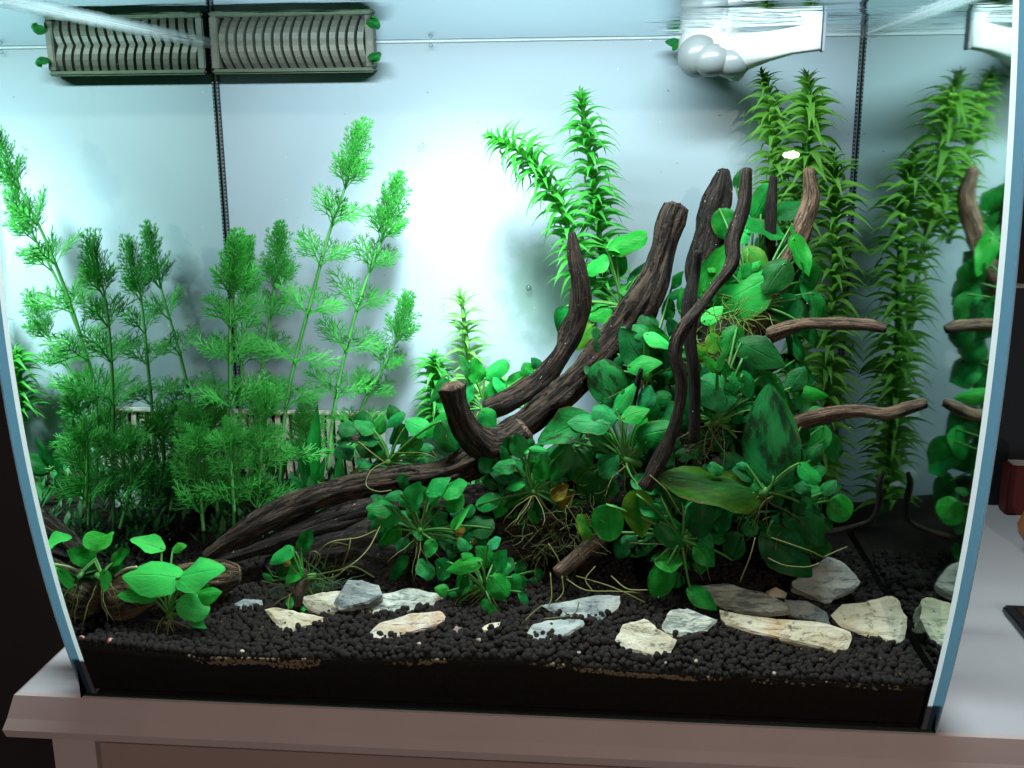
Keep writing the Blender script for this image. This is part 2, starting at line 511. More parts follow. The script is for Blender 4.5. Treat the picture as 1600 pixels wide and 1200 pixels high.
mb = MB(); mb.box((TX0+0.046, 0.05, -0.75), (TX1-0.046, 0.5, -0.0362)); ob('carcass', mb.mesh('carcass'), M_GRILLED, tab)
mb = MB(); mb.box((TX0+0.049, 0.018, -0.19), (0.20, 0.0495, -0.051)); ob('drawer_front', mb.mesh('drawer_front'), M_DRAWER, tab)
mb = MB(); mb.box((0.204, 0.018, -0.19), (TX1-0.05, 0.0495, -0.051)); ob('drawer_front', mb.mesh('drawer_front'), M_DRAWER, tab)
# books, jar and a black device at the right
def rbox(name, lo, hi, mat, parent=None, bev=0.002):
    bm = bmesh.new()
    bmesh.ops.create_cube(bm, size=1)
    for v in bm.verts:
        v.co = Vector([(l+h)/2 + c*(h-l) for l, h, c in zip(lo, hi, v.co)])
    bmesh.ops.bevel(bm, geom=bm.edges[:], offset=bev, segments=2, affect='EDGES')
    me = bpy.data.meshes.new(name)
    bm.to_mesh(me); bm.free()
    return ob(name, me, mat, parent)
M_RED = mat_plain('red_cover', (0.075, 0.010, 0.008), 0.5, 0.3)
M_PAGES = mat_plain('page_block', (0.30, 0.27, 0.22), 0.8, 0.2)
bk = at_z(1588, 806, 0.0)
book = empty('red_book', (bk.x+0.03, bk.y+0.02, 0), 'dark red upright book in the shade right of the aquarium', 'book')
rbox('cover', (bk.x-0.012, bk.y, 0.0005), (bk.x+0.10, bk.y+0.022, 0.055), M_RED, book)
rbox('page_block', (bk.x-0.008, bk.y+0.003, 0.0552), (bk.x+0.095, bk.y+0.019, 0.057), M_PAGES, book, 0.0005)
bk2 = empty('dark_book', (bk.x+0.03, bk.y+0.05, 0), 'tall black book standing behind the red book', 'book')
rbox('cover', (bk.x-0.02, bk.y+0.03, 0.0005), (bk.x+0.11, bk.y+0.06, 0.24), M_BLACK, bk2)
rbox('page_block', (bk.x-0.016, bk.y+0.034, 0.2402), (bk.x+0.105, bk.y+0.056, 0.242), M_PAGES, bk2, 0.0005)
jp = at_z(1622, 868, 0.0)
jar = empty('jar', (jp.x, jp.y, 0), 'amber rounded jar on the table at the far right', 'jar')
def lathe(prof, seg=28):
    m = MB()
    for i, (r, z) in enumerate(prof):
        for k in range(seg):
            a = 2*math.pi*k/seg
            m.v.append((r*math.cos(a), r*math.sin(a), z))
    for i in range(len(prof)-1):
        for k in range(seg):
            k2 = (k+1) % seg
            m.face((i*seg+k, i*seg+k2, (i+1)*seg+k2, (i+1)*seg+k))
    m.face([k for k in range(seg)][::-1]); m.face([(len(prof)-1)*seg+k for k in range(seg)])
    return m
ob('body', lathe([(0.010, 0.0005), (0.012, 0.002), (0.013, 0.012), (0.020, 0.022), (0.0215, 0.030), (0.017, 0.042), (0.0125, 0.05), (0.0125, 0.10)]).mesh('jar_body', (), True), mat_plain('amber_glaze', (0.28, 0.11, 0.03), 0.3, 0.5), jar, Matrix.Translation(jar.location))
ob('lid', lathe([(0.014, 0.1004), (0.0145, 0.102), (0.0145, 0.114), (0.012, 0.117)]).mesh('jar_lid', (), True), mat_plain('jar_lid_grey', (0.16, 0.14, 0.13), 0.4, 0.4), jar, Matrix.Translation(jar.location))
p0 = at_z(1578, 975, 0.0)
dev = empty('tablet', (p0.x+0.05, p0.y+0.03, 0), 'flat black tablet lying on the table beside the tank', 'tablet')
rbox('case', (p0.x, p0.y-0.055, 0.0005), (p0.x+0.14, p0.y+0.02, 0.0085), M_BLACK, dev, 0.002)
rbox('screen', (p0.x+0.008, p0.y-0.048, 0.0086), (p0.x+0.132, p0.y+0.013, 0.0092), mat_plain('dark_screen', (0.01, 0.012, 0.016), 0.1, 0.6), dev, 0.0002)

# ------------------------------------------------------------------ aquarium
tank = empty('aquarium', (0, 0.17, 0), 'glass aquarium with bowed front and white back panel on the painted table', 'aquarium')
ZT = 0.55
NS = 40
zs = [0.004 + (ZT-0.004)*i/NS for i in range(NS+1)]
def sweep(x0, x1, y_of_front, y_of_back, mats_of, name, mats, smooth=True):
    """slab between x0 and x1 whose front follows the bowed profile"""
    m = MB()
    cor = lambda z: ((x0, y_of_front(z), z), (x1, y_of_front(z), z), (x1, y_of_back(z), z), (x0, y_of_back(z), z))
    for k in range(4):
        b = len(m.v)
        for z in zs:
            c = cor(z)
            m.v += [c[k], c[(k+1) % 4]]
        for i in range(NS):
            m.face((b+2*i, b+2*i+1, b+2*i+3, b+2*i+2), mats_of[k])
    for z, o_ in ((zs[0], (3, 2, 1, 0)), (zs[-1], (0, 1, 2, 3))):
        b = len(m.v)
        m.v += list(cor(z))
        m.face([b+q for q in o_], mats_of[0])
    return m.mesh(name, mats, False)
fp = sweep(-W_EDGE+0.0002, W_EDGE-0.0002, front_y, lambda z: front_y(z)+0.005, (0, 1, 1, 1), 'front_pane', (M_PANE, M_CLEAR))
fp.polygons.foreach_set('use_smooth', [True]*len(fp.polygons))
ob('front_pane', fp, None, tank)
# side panes: front cut edge is its own part
for s in (-1, 1):
    xi, xo = s*W_IN, s*W_OUT
    a, b_ = (xo, xi) if s < 0 else (xi, xo)
    fo = (1, 2, 1, 0) if s < 0 else (1, 0, 1, 2)
    me = sweep(a, b_, lambda z: front_y(z)+0.0012, lambda z: DEP, fo, 'side_pane', (M_SIDEL if s < 0 else M_SIDE, M_CLEAR, M_CLEAR))
    sp_ = ob('side_pane', me, None, tank)
    ea, eb = sorted((s*W_EDGE, xo))
    e = sweep(ea, eb, lambda z: front_y(z)-0.0006, lambda z: front_y(z)+0.001, (0, 1, 1, 1), 'cut_edge', (M_EDGE, M_CLEAR))
    ob('cut_edge', e, None, sp_)
    xe = s*W_EDGE
    a2, b2 = sorted((xe-s*0.0034, xe-s*0.0001))
    e = sweep(a2, b2, lambda z: front_y(z)-0.0009, lambda z: front_y(z)+0.006, (0, 1, 1, 1), 'silicone_bead', (M_BEAD, M_CLEAR))
    ob('silicone_bead', e, None, sp_)
    a2, b2 = sorted((xo-s*0.0012, xo+s*0.0003))
    e = sweep(a2, b2, lambda z: front_y(z)-0.0012, lambda z: front_y(z)+0.0006, (0, 1, 1, 1), 'polished_arris', (M_BEAD, M_CLEAR))
    ob('polished_arris', e, None, sp_)
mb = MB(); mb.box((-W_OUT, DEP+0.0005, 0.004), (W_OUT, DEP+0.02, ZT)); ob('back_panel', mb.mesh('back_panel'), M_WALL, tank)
mb = MB(); mb.box((-W_OUT, 0.0, 0.0008), (W_OUT, DEP+0.02, 0.0036)); ob('base_plate', mb.mesh('base_plate'), M_BLACK, tank)
mb = MB(); mb.box((-W_OUT, -0.0015, 0.0008), (W_OUT, -0.0002, 0.0022)); ob('base_trim', mb.mesh('base_trim'), mat_plain('green_glass_edge', (0.02, 0.05, 0.04), 0.2, 0.6), tank)
for s in (-1, 1):
    mb = MB()
    x = s*(W_OUT-0.0022)
    mb.box((x-0.0008, DEP-0.0022, 0.004), (x+0.0012, DEP, ZT))
    se = ob('corner_seam', mb.mesh('corner_seam'), M_BLACK, tank)
    mb = MB()
    z = 0.03
    while z < ZT-0.02:
        mb.box((x-0.0006, DEP-0.0031, z), (x+0.0008, DEP-0.0023, z+0.0014))
        z += 0.0036
    q = ob('seam_notches', mb.mesh('seam_notches'), M_BEADS, se)
    q['kind'] = 'stuff'

# water surface and its meniscus on the side glass
m = MB()
nx, ny = 40, 24
for j in range(ny+1):
    for i in range(nx+1):
        x = -W_IN + 2*W_IN*i/nx
        y0 = front_y(ZW)+0.0055
        y = y0 + (DEP-y0-0.0005)*j/ny
        m.v.append((x, y, ZW))
for j in range(ny):
    for i in range(nx):
        a = j*(nx+1)+i
        m.face((a, a+1, a+nx+2, a+nx+1))
wat = ob('water', m.mesh('water', (), True), M_WATER)
tag(wat, None, None, kind='structure')
for s in (-1, 1):
    m = MB()
    n = 90
    for i in range(n+1):
        t = i/n
        y = front_y(ZW)+0.02+(DEP-0.006-front_y(ZW)-0.02)*t
        wv = 0.0010*noise.noise(Vector((y*60, s, 0))) + (0.0004 if i % 2 else 0)
        zc = ZW-0.0008
        x = s*(W_IN-0.0008)
        m.v += [(x, y, zc+0.0006), (x-s*0.0014, y, zc-0.0006), (x-s*0.0012, y, zc-0.0030+wv), (x, y, zc-0.0044+wv)]
    for i in range(n):
        for k in range(3):
            a, c = 4*i+k, 4*i+4+k
            m.face((a, a+1, c+1, c))
    o = ob('meniscus', m.mesh('meniscus', (), True), mat_edge('meniscus_film', (0.55, 0.66, 0.70), (0.6, 0.72, 0.76), 0.5, 0.12, 0.62), wat)

m = MB()
n = 120
for i in range(n+1):
    x = -W_IN + 2*W_IN*i/n
    wv = 0.0003*noise.noise(Vector((x*40, 5, 0)))
    m.v += [(x, DEP-0.0004, ZW-0.0001), (x, DEP-0.0016, ZW-0.0006), (x, DEP-0.0010, ZW-0.0011+wv), (x, DEP-0.0004, ZW-0.0015+wv)]
for i in range(n):
    for k in range(3):
        a, c = 4*i+k, 4*i+4+k
        m.face((a, a+1, c+1, c))
ob('meniscus', m.mesh('meniscus', (), True), mat_edge('meniscus_back_film', (0.9, 0.95, 0.96), (0.9, 0.95, 0.96), 0.3, 0.1, 0.25), wat)  # white colour stands in for light gathered along the back waterline

# ------------------------------------------------------------------ substrate
m = MB()
NX, NY = 96, 56
for j in range(NY+1):
    for i in range(NX+1):
        x = -W_IN+0.0003 + (2*W_IN-0.0006)*i/NX
        zf = ground(x, -0.01)
        y0 = front_y(max(0.02, lerp_table(x, FRONT_Z)))+0.0056
        y = y0 + (DEP-0.001-y0)*j/NY
        m.v.append((x, y, ground(x, y)-0.0015))
for j in range(NY):
    for i in range(NX):
        a = j*(NX+1)+i
        m.face((a, a+1, a+NX+2, a+NX+1))
# wall of soil pressed against the front glass
b0 = len(m.v)
for k in range(1, 9):
    for i in range(NX+1):
        x = -W_IN+0.0003 + (2*W_IN-0.0006)*i/NX
        zt = m.v[i][2]
        z = zt + (0.0045-zt)*k/8
        m.v.append((x, front_y(z)+0.0056, z))
for k in range(8):
    for i in range(NX):
        a = (b0+(k-1)*(NX+1)+i) if k else i
        c = b0+k*(NX+1)+i
        m.face((c, c+1, a+1, a))
for i in (0, NX):
    for j in range(NY):
        a, c = j*(NX+1)+i, (j+1)*(NX+1)+i
        b = len(m.v)
        m.v += [(m.v[a][0], m.v[a][1], 0.0045), (m.v[c][0], m.v[c][1], 0.0045)]
        m.face((a, c, b+1, b))
    col = [i] + [b0+k*(NX+1)+i for k in range(8)]
    b = len(m.v)
    m.v.append((m.v[i][0], m.v[i][1], 0.0045))
    for u, w in zip(col, col[1:]):
        m.face((u, w, b))
soil = ob('soil_bed', m.mesh('soil_bed', (), True), M_SOIL)
tag(soil, None, None, kind='structure')

def ico(sub):
    bm = bmesh.new()
    bmesh.ops.create_icosphere(bm, subdivisions=sub, radius=1)
    v = np.array([tuple(q.co) for q in bm.verts])
    f = np.array([[q.index for q in p.verts] for p in bm.faces])
    bm.free()
    return v, f
def balls(name, pts, mat, sub=2, seed=1, lump=0.16):
    rng = np.random.default_rng(seed)
    v, f = ico(sub)
    V, F = [], []
    for i, (x, y, z, r) in enumerate(pts):
        q = rng.normal(size=(3, 3)); q, _ = np.linalg.qr(q)
        s = np.array([1, rng.uniform(0.82, 1.1), rng.uniform(0.78, 1.0)])
        d = 1 + lump*rng.uniform(-1, 1, size=(len(v), 1))*0.5
        V.append((v*d*s) @ q.T*r + np.array([x, y, z]))
        F.append(f + i*len(v))
    V = np.concatenate(V); F = np.concatenate(F)
    me = bpy.data.meshes.new(name)
    me.from_pydata(V.tolist(), [], F.tolist())
    me.polygons.foreach_set('use_smooth', [True]*len(me.polygons))
    o = ob(name, me, mat)
    return o
pts, sand = [], []
sp = 0.0050
yy = -0.052
row = 0
while yy < 0.215:
    xx = -W_IN+0.003 + (row % 2)*sp/2
    while xx < W_IN-0.002:
        x = xx+random.uniform(-1, 1)*0.0017
        y = yy+random.uniform(-1, 1)*0.0017
        r = random.uniform(0.0018, 0.0038)
        zz = ground(x, y)
        lim = front_y(zz)+0.0056+r*0.9
        if y >= lim and abs(x) < W_IN-r:
            pts.append((x, y, zz+random.uniform(0.0000, 0.0022), r))
        xx += sp
    yy += sp*0.86
    row += 1
for k in range(2):
    xx = -W_IN+0.004
    while xx < W_IN-0.004:
        r = random.uniform(0.0022, 0.0036)
        z = lerp_table(xx, FRONT_Z)+0.0005-k*0.0042+random.uniform(-.001, .001)
        pts.append((xx, front_y(z)+0.0058+r, z, r))
        xx += 0.0048+random.uniform(0, 0.0012)
for i in range(900):
    x = random.uniform(-W_IN+0.004, W_IN-0.004); 
    y = random.uniform(-0.04, 0.2)
    r = random.uniform(0.0018, 0.003); zz = ground(x, y)
    if y >= front_y(zz)+0.0056+r*1.1:
        pts.append((x, y, zz+0.0036, r))
PEL = balls('soil_pellets', pts, M_PELLET, 2, 3, 0.24)
tag(PEL, 'round black soil pellets covering the tank floor', 'gravel', kind='stuff')
for i in range(1000):
    x = random.choice((random.uniform(-0.23, -0.08), random.uniform(-0.2, -0.11), random.gauss(-0.02, .02), random.gauss(0.1, .03), random.uniform(-0.25, 0.28)))
    patch = noise.noise(Vector((x*26, 3.3, 1)))
    if patch < -0.05 or abs(x) > .29:
        continue
    z0 = lerp_table(x, FRONT_Z)
    dz = -0.001 - (0.009 if -0.24 < x < -0.08 else 0.0045)*random.random()*(.5+patch)
    z = z0+dz
    sand.append((x, front_y(z)+0.0062, z, random.uniform(0.0007, 0.0019)))
o = balls('sand_grains', sand, M_SAND, 1, 5)
tag(o, 'tan sand grains in a thin seam behind the front glass', 'sand', kind='stuff')

# ------------------------------------------------------------------ driftwood
def wood_mesh(name, path, mat, seg=18, n=None, rough=1.0, flat=1.0, capmat=None, tip=False, seed=0):
    """path entries: (px, py, Y, radius px)"""
    pts = []
    for px, py, Y, r in path:
        P = at(px, py, Y)
        pts.append((P.x, P.y, P.z, r*px2m(P)))
    n = n or max(10, len(path)*7)
    q = catmull(pts, n)
    m = MB()
    up = Vector((0.2, -0.9, 0.3)).normalized()
    Ps = [Vector(a[:3]) for a in q]
    L = 0.0
    Ls = []
    for i, p in enumerate(Ps):
        if i:
            L += (p-Ps[i-1]).length
        Ls.append(L)
        t = (Ps[min(i+1, n-1)]-Ps[max(i-1, 0)]).normalized()
        x = (up-t*up.dot(t))
        if x.length < 0.1:
            x = Vector((1, 0, 0)) - t*t.x
        x.normalize()
        up = x
        y = t.cross(x)
        r = max(q[i][3], 0.0004)
        for k in range(seg):
            a = 2*math.pi*k/seg
            c, s = math.cos(a), math.sin(a)
            groove = noise.noise(Vector((c*2.3+seed, s*2.3, L*14)))*0.26 - abs(noise.noise(Vector((c*4+seed, s*4, L*16+7))))*0.42 + 0.08
            lump = noise.noise(Vector((c*0.8+seed*3, s*0.8, L*30)))*0.20
            fine = noise.noise(Vector((c*9, s*9, L*150+seed)))*0.03 + noise.noise(Vector((c*10, s*10, L*34+seed)))*0.10
            knot = max(0, noise.noise(Vector((c*1.1+seed*7, s*1.1, L*26+seed)))-.35)*.9
            rr = r*(1 + rough*(groove+lump+fine+knot))
            m.v.append(tuple(p + x*(rr*c*flat) + y*(rr*s)))
    for i in range(n-1):
        for k in range(seg):
            k2 = (k+1) % seg
            u0, u1 = k/seg, (k+1)/seg
            v0, v1 = Ls[i]*10, Ls[i+1]*10
            m.face((i*seg+k, i*seg+k2, (i+1)*seg+k2, (i+1)*seg+k), 0, ((u0, v0), (u1, v0), (u1, v1), (u0, v1)))
    for end, base in ((0, 0), (1, (n-1)*seg)):
        cidx = len(m.v)
        p = Ps[0] if end == 0 else Ps[-1]
        dirv = (Ps[0]-Ps[1] if end == 0 else Ps[-1]-Ps[-2]).normalized()
        rr = q[0][3] if end == 0 else q[-1][3]
        # rough broken end: an inner ring plus a centre
        for k in range(seg):
            v = Vector(m.v[base+k])
            m.v.append(tuple(p + (v-p)*0.62 + dirv*rr*(0.22+0.28*noise.noise(Vector((k*0.9, seed, end))))))
        m.v.append(tuple(p + dirv*rr*0.30))
        for k in range(seg):
            k2 = (k+1) % seg
            qd = (base+k2, base+k, cidx+k, cidx+k2) if end == 0 else (base+k, base+k2, cidx+k2, cidx+k)
            u0, u1 = k/seg, (k+1)/seg
            m.face(qd, 1 if capmat else 0, ((u0, 0), (u1, 0), (u1, .05), (u0, .05)))
            tr = (cidx+k2, cidx+k, cidx+seg) if end == 0 else (cidx+k, cidx+k2, cidx+seg)
            m.face(tr, 1 if capmat else 0, ((u0, .05), (u1, .05), (.5, .1)))
    return m.mesh(name, (mat, capmat) if capmat else (mat,), True)
dw = empty('driftwood', tuple(at(760, 850, 0.14)), 'large dark branching driftwood rising from the left to the upper right', 'driftwood')
def wood(name, path, mat=WOOD, **kw):
    return ob(name, wood_mesh(name, path, mat, **kw), None, dw)
wood('trunk', [(322, 872, .112, 9), (360, 844, .118, 15), (430, 806, .125, 19), (520, 769, .135, 20), (620, 750, .145, 19), (700, 738, .15, 22), (760, 706, .153, 26), (820, 660, .156, 21), (880, 612, .16, 21), (940, 556, .165, 25), (985, 498, .17, 29), (1018, 440, .172, 22), (1036, 388, .175, 18), (1048, 345, .178, 19), (1056, 322, .18, 17)], WOODM, seg=40, n=190, seed=1, rough=1.15)
wood('root_base', [(420, 886, .115, 14), (500, 862, .12, 32), (600, 846, .125, 46), (720, 850, .132, 52), (850, 838, .14, 56), (980, 812, .15, 64), (1100, 790, .16, 70), (1200, 790, .165, 56), (1262, 810, .165, 30)], WOOD, seg=32, n=110, seed=2, rough=1.3)
wood('lower_root', [(340, 876, .112, 8), (440, 842, .118, 15), (540, 806, .126, 19), (640, 792, .13, 24), (760, 790, .13, 32), (860, 745, .14, 36), (930, 690, .16, 40)], WOOD, seg=28, n=90, seed=12, rough=1.3)
wood('heart_trunk', [(1010, 800, .165, 62), (1060, 700, .175, 66), (1105, 610, .185, 58), (1135, 540, .2, 46), (1120, 470, .225, 32), (1098, 420, .24, 24), (1112, 350, .246, 22), (1126, 300, .25, 19), (1132, 266, .25, 9)], WOOD, seg=30, n=110, seed=3, rough=1.2)
wood('stub', [(708, 603, .098, 20), (714, 632, .1, 18), (728, 666, .108, 21), (756, 694, .122, 25), (790, 692, .134, 26), (818, 672, .14, 24)], WOODM, seg=20, n=48, rough=1.05, capmat=WOODL, seed=4)
wood('branch', [(762, 640, .172, 16), (800, 622, .176, 18), (845, 592, .182, 17), (880, 548, .186, 17), (903, 495, .186, 17), (905, 445, .182, 15), (897, 400, .18, 12), (893, 364, .18, 6)], WOODM, seg=16, n=60, seed=5)
wood('branch', [(1008, 762, .072, 11), (1038, 702, .070, 10), (1058, 650, .070, 9), (1064, 600, .071, 10), (1056, 550, .073, 10), (1068, 515, .076, 10), (1086, 490, .080, 9), (1114, 452, .09, 8), (1143, 412, .098, 10), (1146, 372, .105, 10), (1163, 318, .112, 9), (1168, 264, .118, 8)], WOODM, seg=14, n=80, rough=1.3, seed=6)
wood('branch', [(1084, 690, .088, 9), (1086, 600, .088, 9), (1078, 530, .09, 10), (1078, 470, .095, 10), (1086, 430, .1, 8), (1091, 393, .1, 7)], WOOD, seg=14, n=50, seed=7)
wood('branch', [(1150, 545, .195, 26), (1180, 495, .205, 23), (1205, 458, .212, 17), (1232, 405, .22, 15), (1254, 350, .226, 15), (1268, 308, .229, 13), (1263, 264, .229, 8)], WOODL, seg=16, n=70, rough=0.9, seed=8)
wood('branch', [(1190, 460, .225, 12), (1203, 390, .226, 10), (1205, 330, .226, 10), (1208, 276, .226, 6)], WOOD, seg=12, n=30, seed=9)
wood('branch', [(1205, 522, .175, 12), (1255, 507, .150, 9), (1290, 506, .138, 9), (1325, 506, .132, 10), (1355, 508, .127, 9), (1384, 515, .123, 5)], WOODL, seg=14, n=44, rough=1.5, seed=10)
wood('branch', [(1160, 712, .14, 16), (1215, 680, .115, 13), (1250, 660, .1, 12), (1300, 647, .088, 11), (1345, 642, .08, 9), (1385, 645, .072, 9), (1420, 637, .067, 9), (1447, 631, .062, 7)], WOODL, seg=14, n=70, rough=1.35, seed=11)
wood('branch', [(1195, 575, .215, 10), (1226, 562, .214, 11), (1248, 570, .213, 9), (1258, 586, .212, 6)], WOODM, seg=14, n=30, rough=0.6, seed=13)
wood('branch', [(950, 822, .1, 13), (932, 842, .092, 13), (902, 870, .08, 12), (871, 896, .07, 11)], WOODL, seg=14, n=30, rough=0.4, seed=14)
wood('twig', [(983, 650, .12, 8), (991, 615, .112, 7), (1002, 577, .108, 4)], WOOD, seg=8, n=16, seed=15)
wood('twig', [(528, 674, .2, 4), (560, 688, .2, 7), (600, 705, .195, 8)], WOODM, seg=8, n=18, seed=16)
wood('twig', [(1275, 835, .16, 5), (1325, 826, .152, 5), (1362, 812, .146, 5), (1373, 785, .143, 5), (1374, 755, .142, 5), (1381, 737, .142, 3)], WOODM, seg=8, n=36, seed=17)
wood('twig', [(868, 585, .23, 6), (874, 560, .23, 7), (880, 540, .23, 6)], WOODM, seg=8, n=12, seed=18)
log = empty('short_log', tuple(at(270, 940, .115)), 'short brown log with rough cut end lying behind the front left plant', 'driftwood')
ob('log_body', wood_mesh('log_body', [(166, 938, .040, 24), (178, 934, .042, 33), (205, 927, .046, 33), (250, 916, .058, 27), (300, 906, .07, 24), (345, 900, .08, 24), (372, 898, .086, 15)], mat_wood('log_olive_brown', (0.040, 0.027, 0.013), (0.15, 0.10, 0.052), 1.4), seg=30, n=64, rough=0.85, capmat=WOODG, seed=21), None, log)

# ------------------------------------------------------------------ slate pieces
def resample(poly, n):
    P = [Vector(p) for p in poly]
    P.append(P[0])
    L = [0]
    for a, b in zip(P, P[1:]):
        L.append(L[-1]+(b-a).length)
    out = []
    for i in range(n):
        s = L[-1]*i/n
        for k in range(len(P)-1):
            if s <= L[k+1]:
                t = (s-L[k])/(L[k+1]-L[k])
                out.append(P[k].lerp(P[k+1], t))
                break
    return out
def slate(outline, tilt, mat, label, thick=0.011, yaw=0.0, lift=0.0012, seed=0, step=0.0016, name='slate_stone'):
    cx = sum(p[0] for p in outline)/len(outline)
    yb = max(p[1] for p in outline)
    P0 = at_z(cx, yb, 0.05)
    for _ in range(4):
        P0 = at_z(cx, yb, ground(P0.x, P0.y)+lift)
    a = math.radians(tilt)
    n = Vector((math.sin(yaw), -math.sin(a)*math.cos(yaw), math.cos(a))).normalized()
    n3 = 36
    ring = [at_plane(p.x, p.y, P0, n) for p in resample(outline, n3)]
    c = sum(ring, Vector())/n3
    if ((ring[1]-ring[0]).cross(ring[0]-c)).dot(n) > 0:
        ring.reverse()
    m = MB()
    ex = (ring[0]-c).normalized()
    def strata(p):
        h = noise.noise(Vector((p.x*34+seed*5, p.y*34, seed)))*1.3 + noise.noise(Vector((p.x*110, p.y*110+seed, 2)))*0.45
        return (round(h*2.2)/2.2*0.75 + h*0.25)*step
    rings = [(0.0,), (0.3,), (0.6,), (0.85,), (1.0,)]
    rows = []
    for (s,) in rings[1:]:
        b = len(m.v)
        for k in range(n3):
            p = c+(ring[k]-c)*s
            if s == 1.0:
                p = p + (ring[k]-c).normalized()*0.0011*noise.noise(Vector((k*0.8, seed, 1)))
            m.v.append(tuple(p+n*(strata(p)-(0.0012 if s == 1.0 else 0))))
        rows.append(b)
    ci = len(m.v)
    m.v.append(tuple(c+n*strata(c)))
    for k in range(n3):
        m.face((ci, rows[0]+k, rows[0]+(k+1) % n3))
    lay = 6
    for j in range(1, lay+1):
        b = len(m.v)
        for k in range(n3):
            d = ring[k]-c
            off = 1 + 0.05*noise.noise(Vector((k*0.35, j*2.7, seed))) - (0.035 if j % 2 else 0.0) - 0.03*j/lay
            m.v.append(tuple(c+d*off-n*(thick*j/lay+0.0006)))
        rows.append(b)
    for a_, b_ in zip(rows, rows[1:]):
        for k in range(n3):
            k2 = (k+1) % n3
            m.face((a_+k, b_+k, b_+k2, a_+k2))
    m.face([rows[-1]+k for k in range(n3)][::-1])
    loc = c - n*thick*0.5
    me = m.mesh(name)
    o = ob(name, me, mat)
    for v in me.vertices:
        v.co -= loc
    o.location = loc
    bm = bmesh.new(); bm.from_mesh(me); bmesh.ops.recalc_face_normals(bm, faces=bm.faces); bm.to_mesh(me); bm.free()
    tag(o, label, 'stone', 'slate pieces on the soil')
    return o
slate([(413, 952), (428, 948), (470, 955), (518, 966), (514, 976), (476, 979), (450, 990), (440, 985), (425, 968)], 30, ST_CREAM, 'cream triangular slate, leftmost of the stones on the soil', seed=1)
slate([(466, 932), (500, 925), (546, 920), (548, 938), (530, 958), (500, 958), (478, 947)], 32, ST_CREAM, 'pale cream slate tucked beneath the small plant with brown stem', seed=2, lift=0.004)
slate([(543, 905), (562, 905), (592, 914), (598, 930), (572, 943), (530, 953), (521, 940)], 40, ST_GREY, 'light grey slate chip with rust top edge leaning on two others', seed=3, lift=0.008)
slate([(563, 946), (598, 926), (640, 917), (692, 929), (684, 944), (640, 955), (566, 963), (561, 953)], 26, ST_LAYER, 'dark green grey slate in thin layers behind the rusty piece', seed=4, thick=0.009, step=0.0024)
slate([(571, 994), (588, 973), (640, 958), (690, 953), (698, 965), (682, 976), (640, 990), (600, 999), (574, 1001)], 30, ST_RUST, 'slate piece white on the left and orange rust on the right', seed=5)
slate([(821, 992), (830, 975), (860, 967), (910, 966), (914, 975), (890, 990), (866, 1006), (834, 1004)], 24, ST_GREY, 'smooth blue grey oval slate lying flat at the centre front', seed=6, thick=0.006, step=0.0006)
slate([(846, 946), (900, 935), (940, 927), (971, 930), (966, 950), (940, 968), (900, 972), (862, 956)], 30, ST_GREY, 'grey slate stained ochre, draped with thin pale roots', seed=7)
slate([(961, 998), (974, 973), (1010, 966), (1027, 981), (1058, 1000), (1046, 1025), (1020, 1028), (976, 1013)], 36, ST_CREAM, 'rough pale slate shaped like a hexagon, frontmost of the stones', seed=8)
slate([(1034, 976), (1047, 952), (1076, 950), (1123, 968), (1106, 985), (1060, 999), (1036, 990)], 42, ST_LAYER, 'grey striped wedge slate beside the rough pale hexagonal one', seed=9, step=0.002)
slate([(1096, 914), (1140, 911), (1176, 920), (1230, 940), (1239, 951), (1200, 956), (1150, 950), (1112, 935)], 34, ST_LAYER, 'long grey layered slate leaning behind the tan slab', seed=10, thick=0.008, step=0.0024, lift=0.010)
slate([(1124, 952), (1170, 960), (1240, 968), (1290, 972), (1334, 986), (1330, 1002), (1320, 1022), (1280, 1013), (1230, 1001), (1170, 986), (1128, 972)], 34, ST_TAN, 'longest slate, a flat tan slab near the right front', seed=11, thick=0.010, step=0.0012)
slate([(1298, 961), (1315, 943), (1350, 940), (1390, 929), (1406, 934), (1409, 950), (1419, 965), (1413, 1001), (1396, 1006), (1350, 992), (1310, 976)], 36, mat_stone('slate_bright_cream', (0.66, 0.66, 0.48), (0.78, 0.77, 0.60), (0.58, 0.44, 0.20), 0.4), 'big cream slate block standing beside the right glass', seed=12, thick=0.022, yaw=-0.1)
slate([(1238, 908), (1270, 886), (1294, 869), (1318, 877), (1346, 905), (1341, 916), (1306, 931), (1297, 943), (1260, 926), (1238, 916)], 46, ST_GREY, 'pale grey slate with upturned corner under the big dark leaves at right', seed=13, thick=0.012, lift=0.006)
slate([(1226, 936), (1260, 937), (1292, 955), (1298, 976), (1250, 968), (1230, 956)], 34, ST_GREY, 'small blue grey slate between tan slab and upturned grey one', seed=14, lift=0.004)
slate([(702, 990), (712, 977), (722, 980), (718, 992)], 40, mat_stone('pebble_pink', (0.22, 0.17, 0.17), (0.32, 0.27, 0.26), (0.3, 0.2, 0.15), 0.3), 'small pinkish stone chip near the rusty slate', seed=15, thick=0.005, step=0.0005, name='stone_chip')
slate([(742, 984), (765, 973), (790, 970), (788, 978), (760, 986)], 22, ST_TAN, 'slim ochre sliver of slate under the front clump of leaves', seed=16, thick=0.004, step=0.0005, name='stone_chip')
slate([(1196, 924), (1212, 916), (1230, 925), (1228, 936), (1205, 934)], 40, ST_TAN, 'little tan stone behind the long layered slate', seed=17, thick=0.006, step=0.0006, name='stone_chip', lift=0.006)
slate([(360, 945), (380, 934), (410, 936), (408, 948), (380, 954)], 22, ST_GREY, 'dull grey flat chip half buried left of the cream triangle', seed=18, thick=0.004, step=0.0005, name='stone_chip')
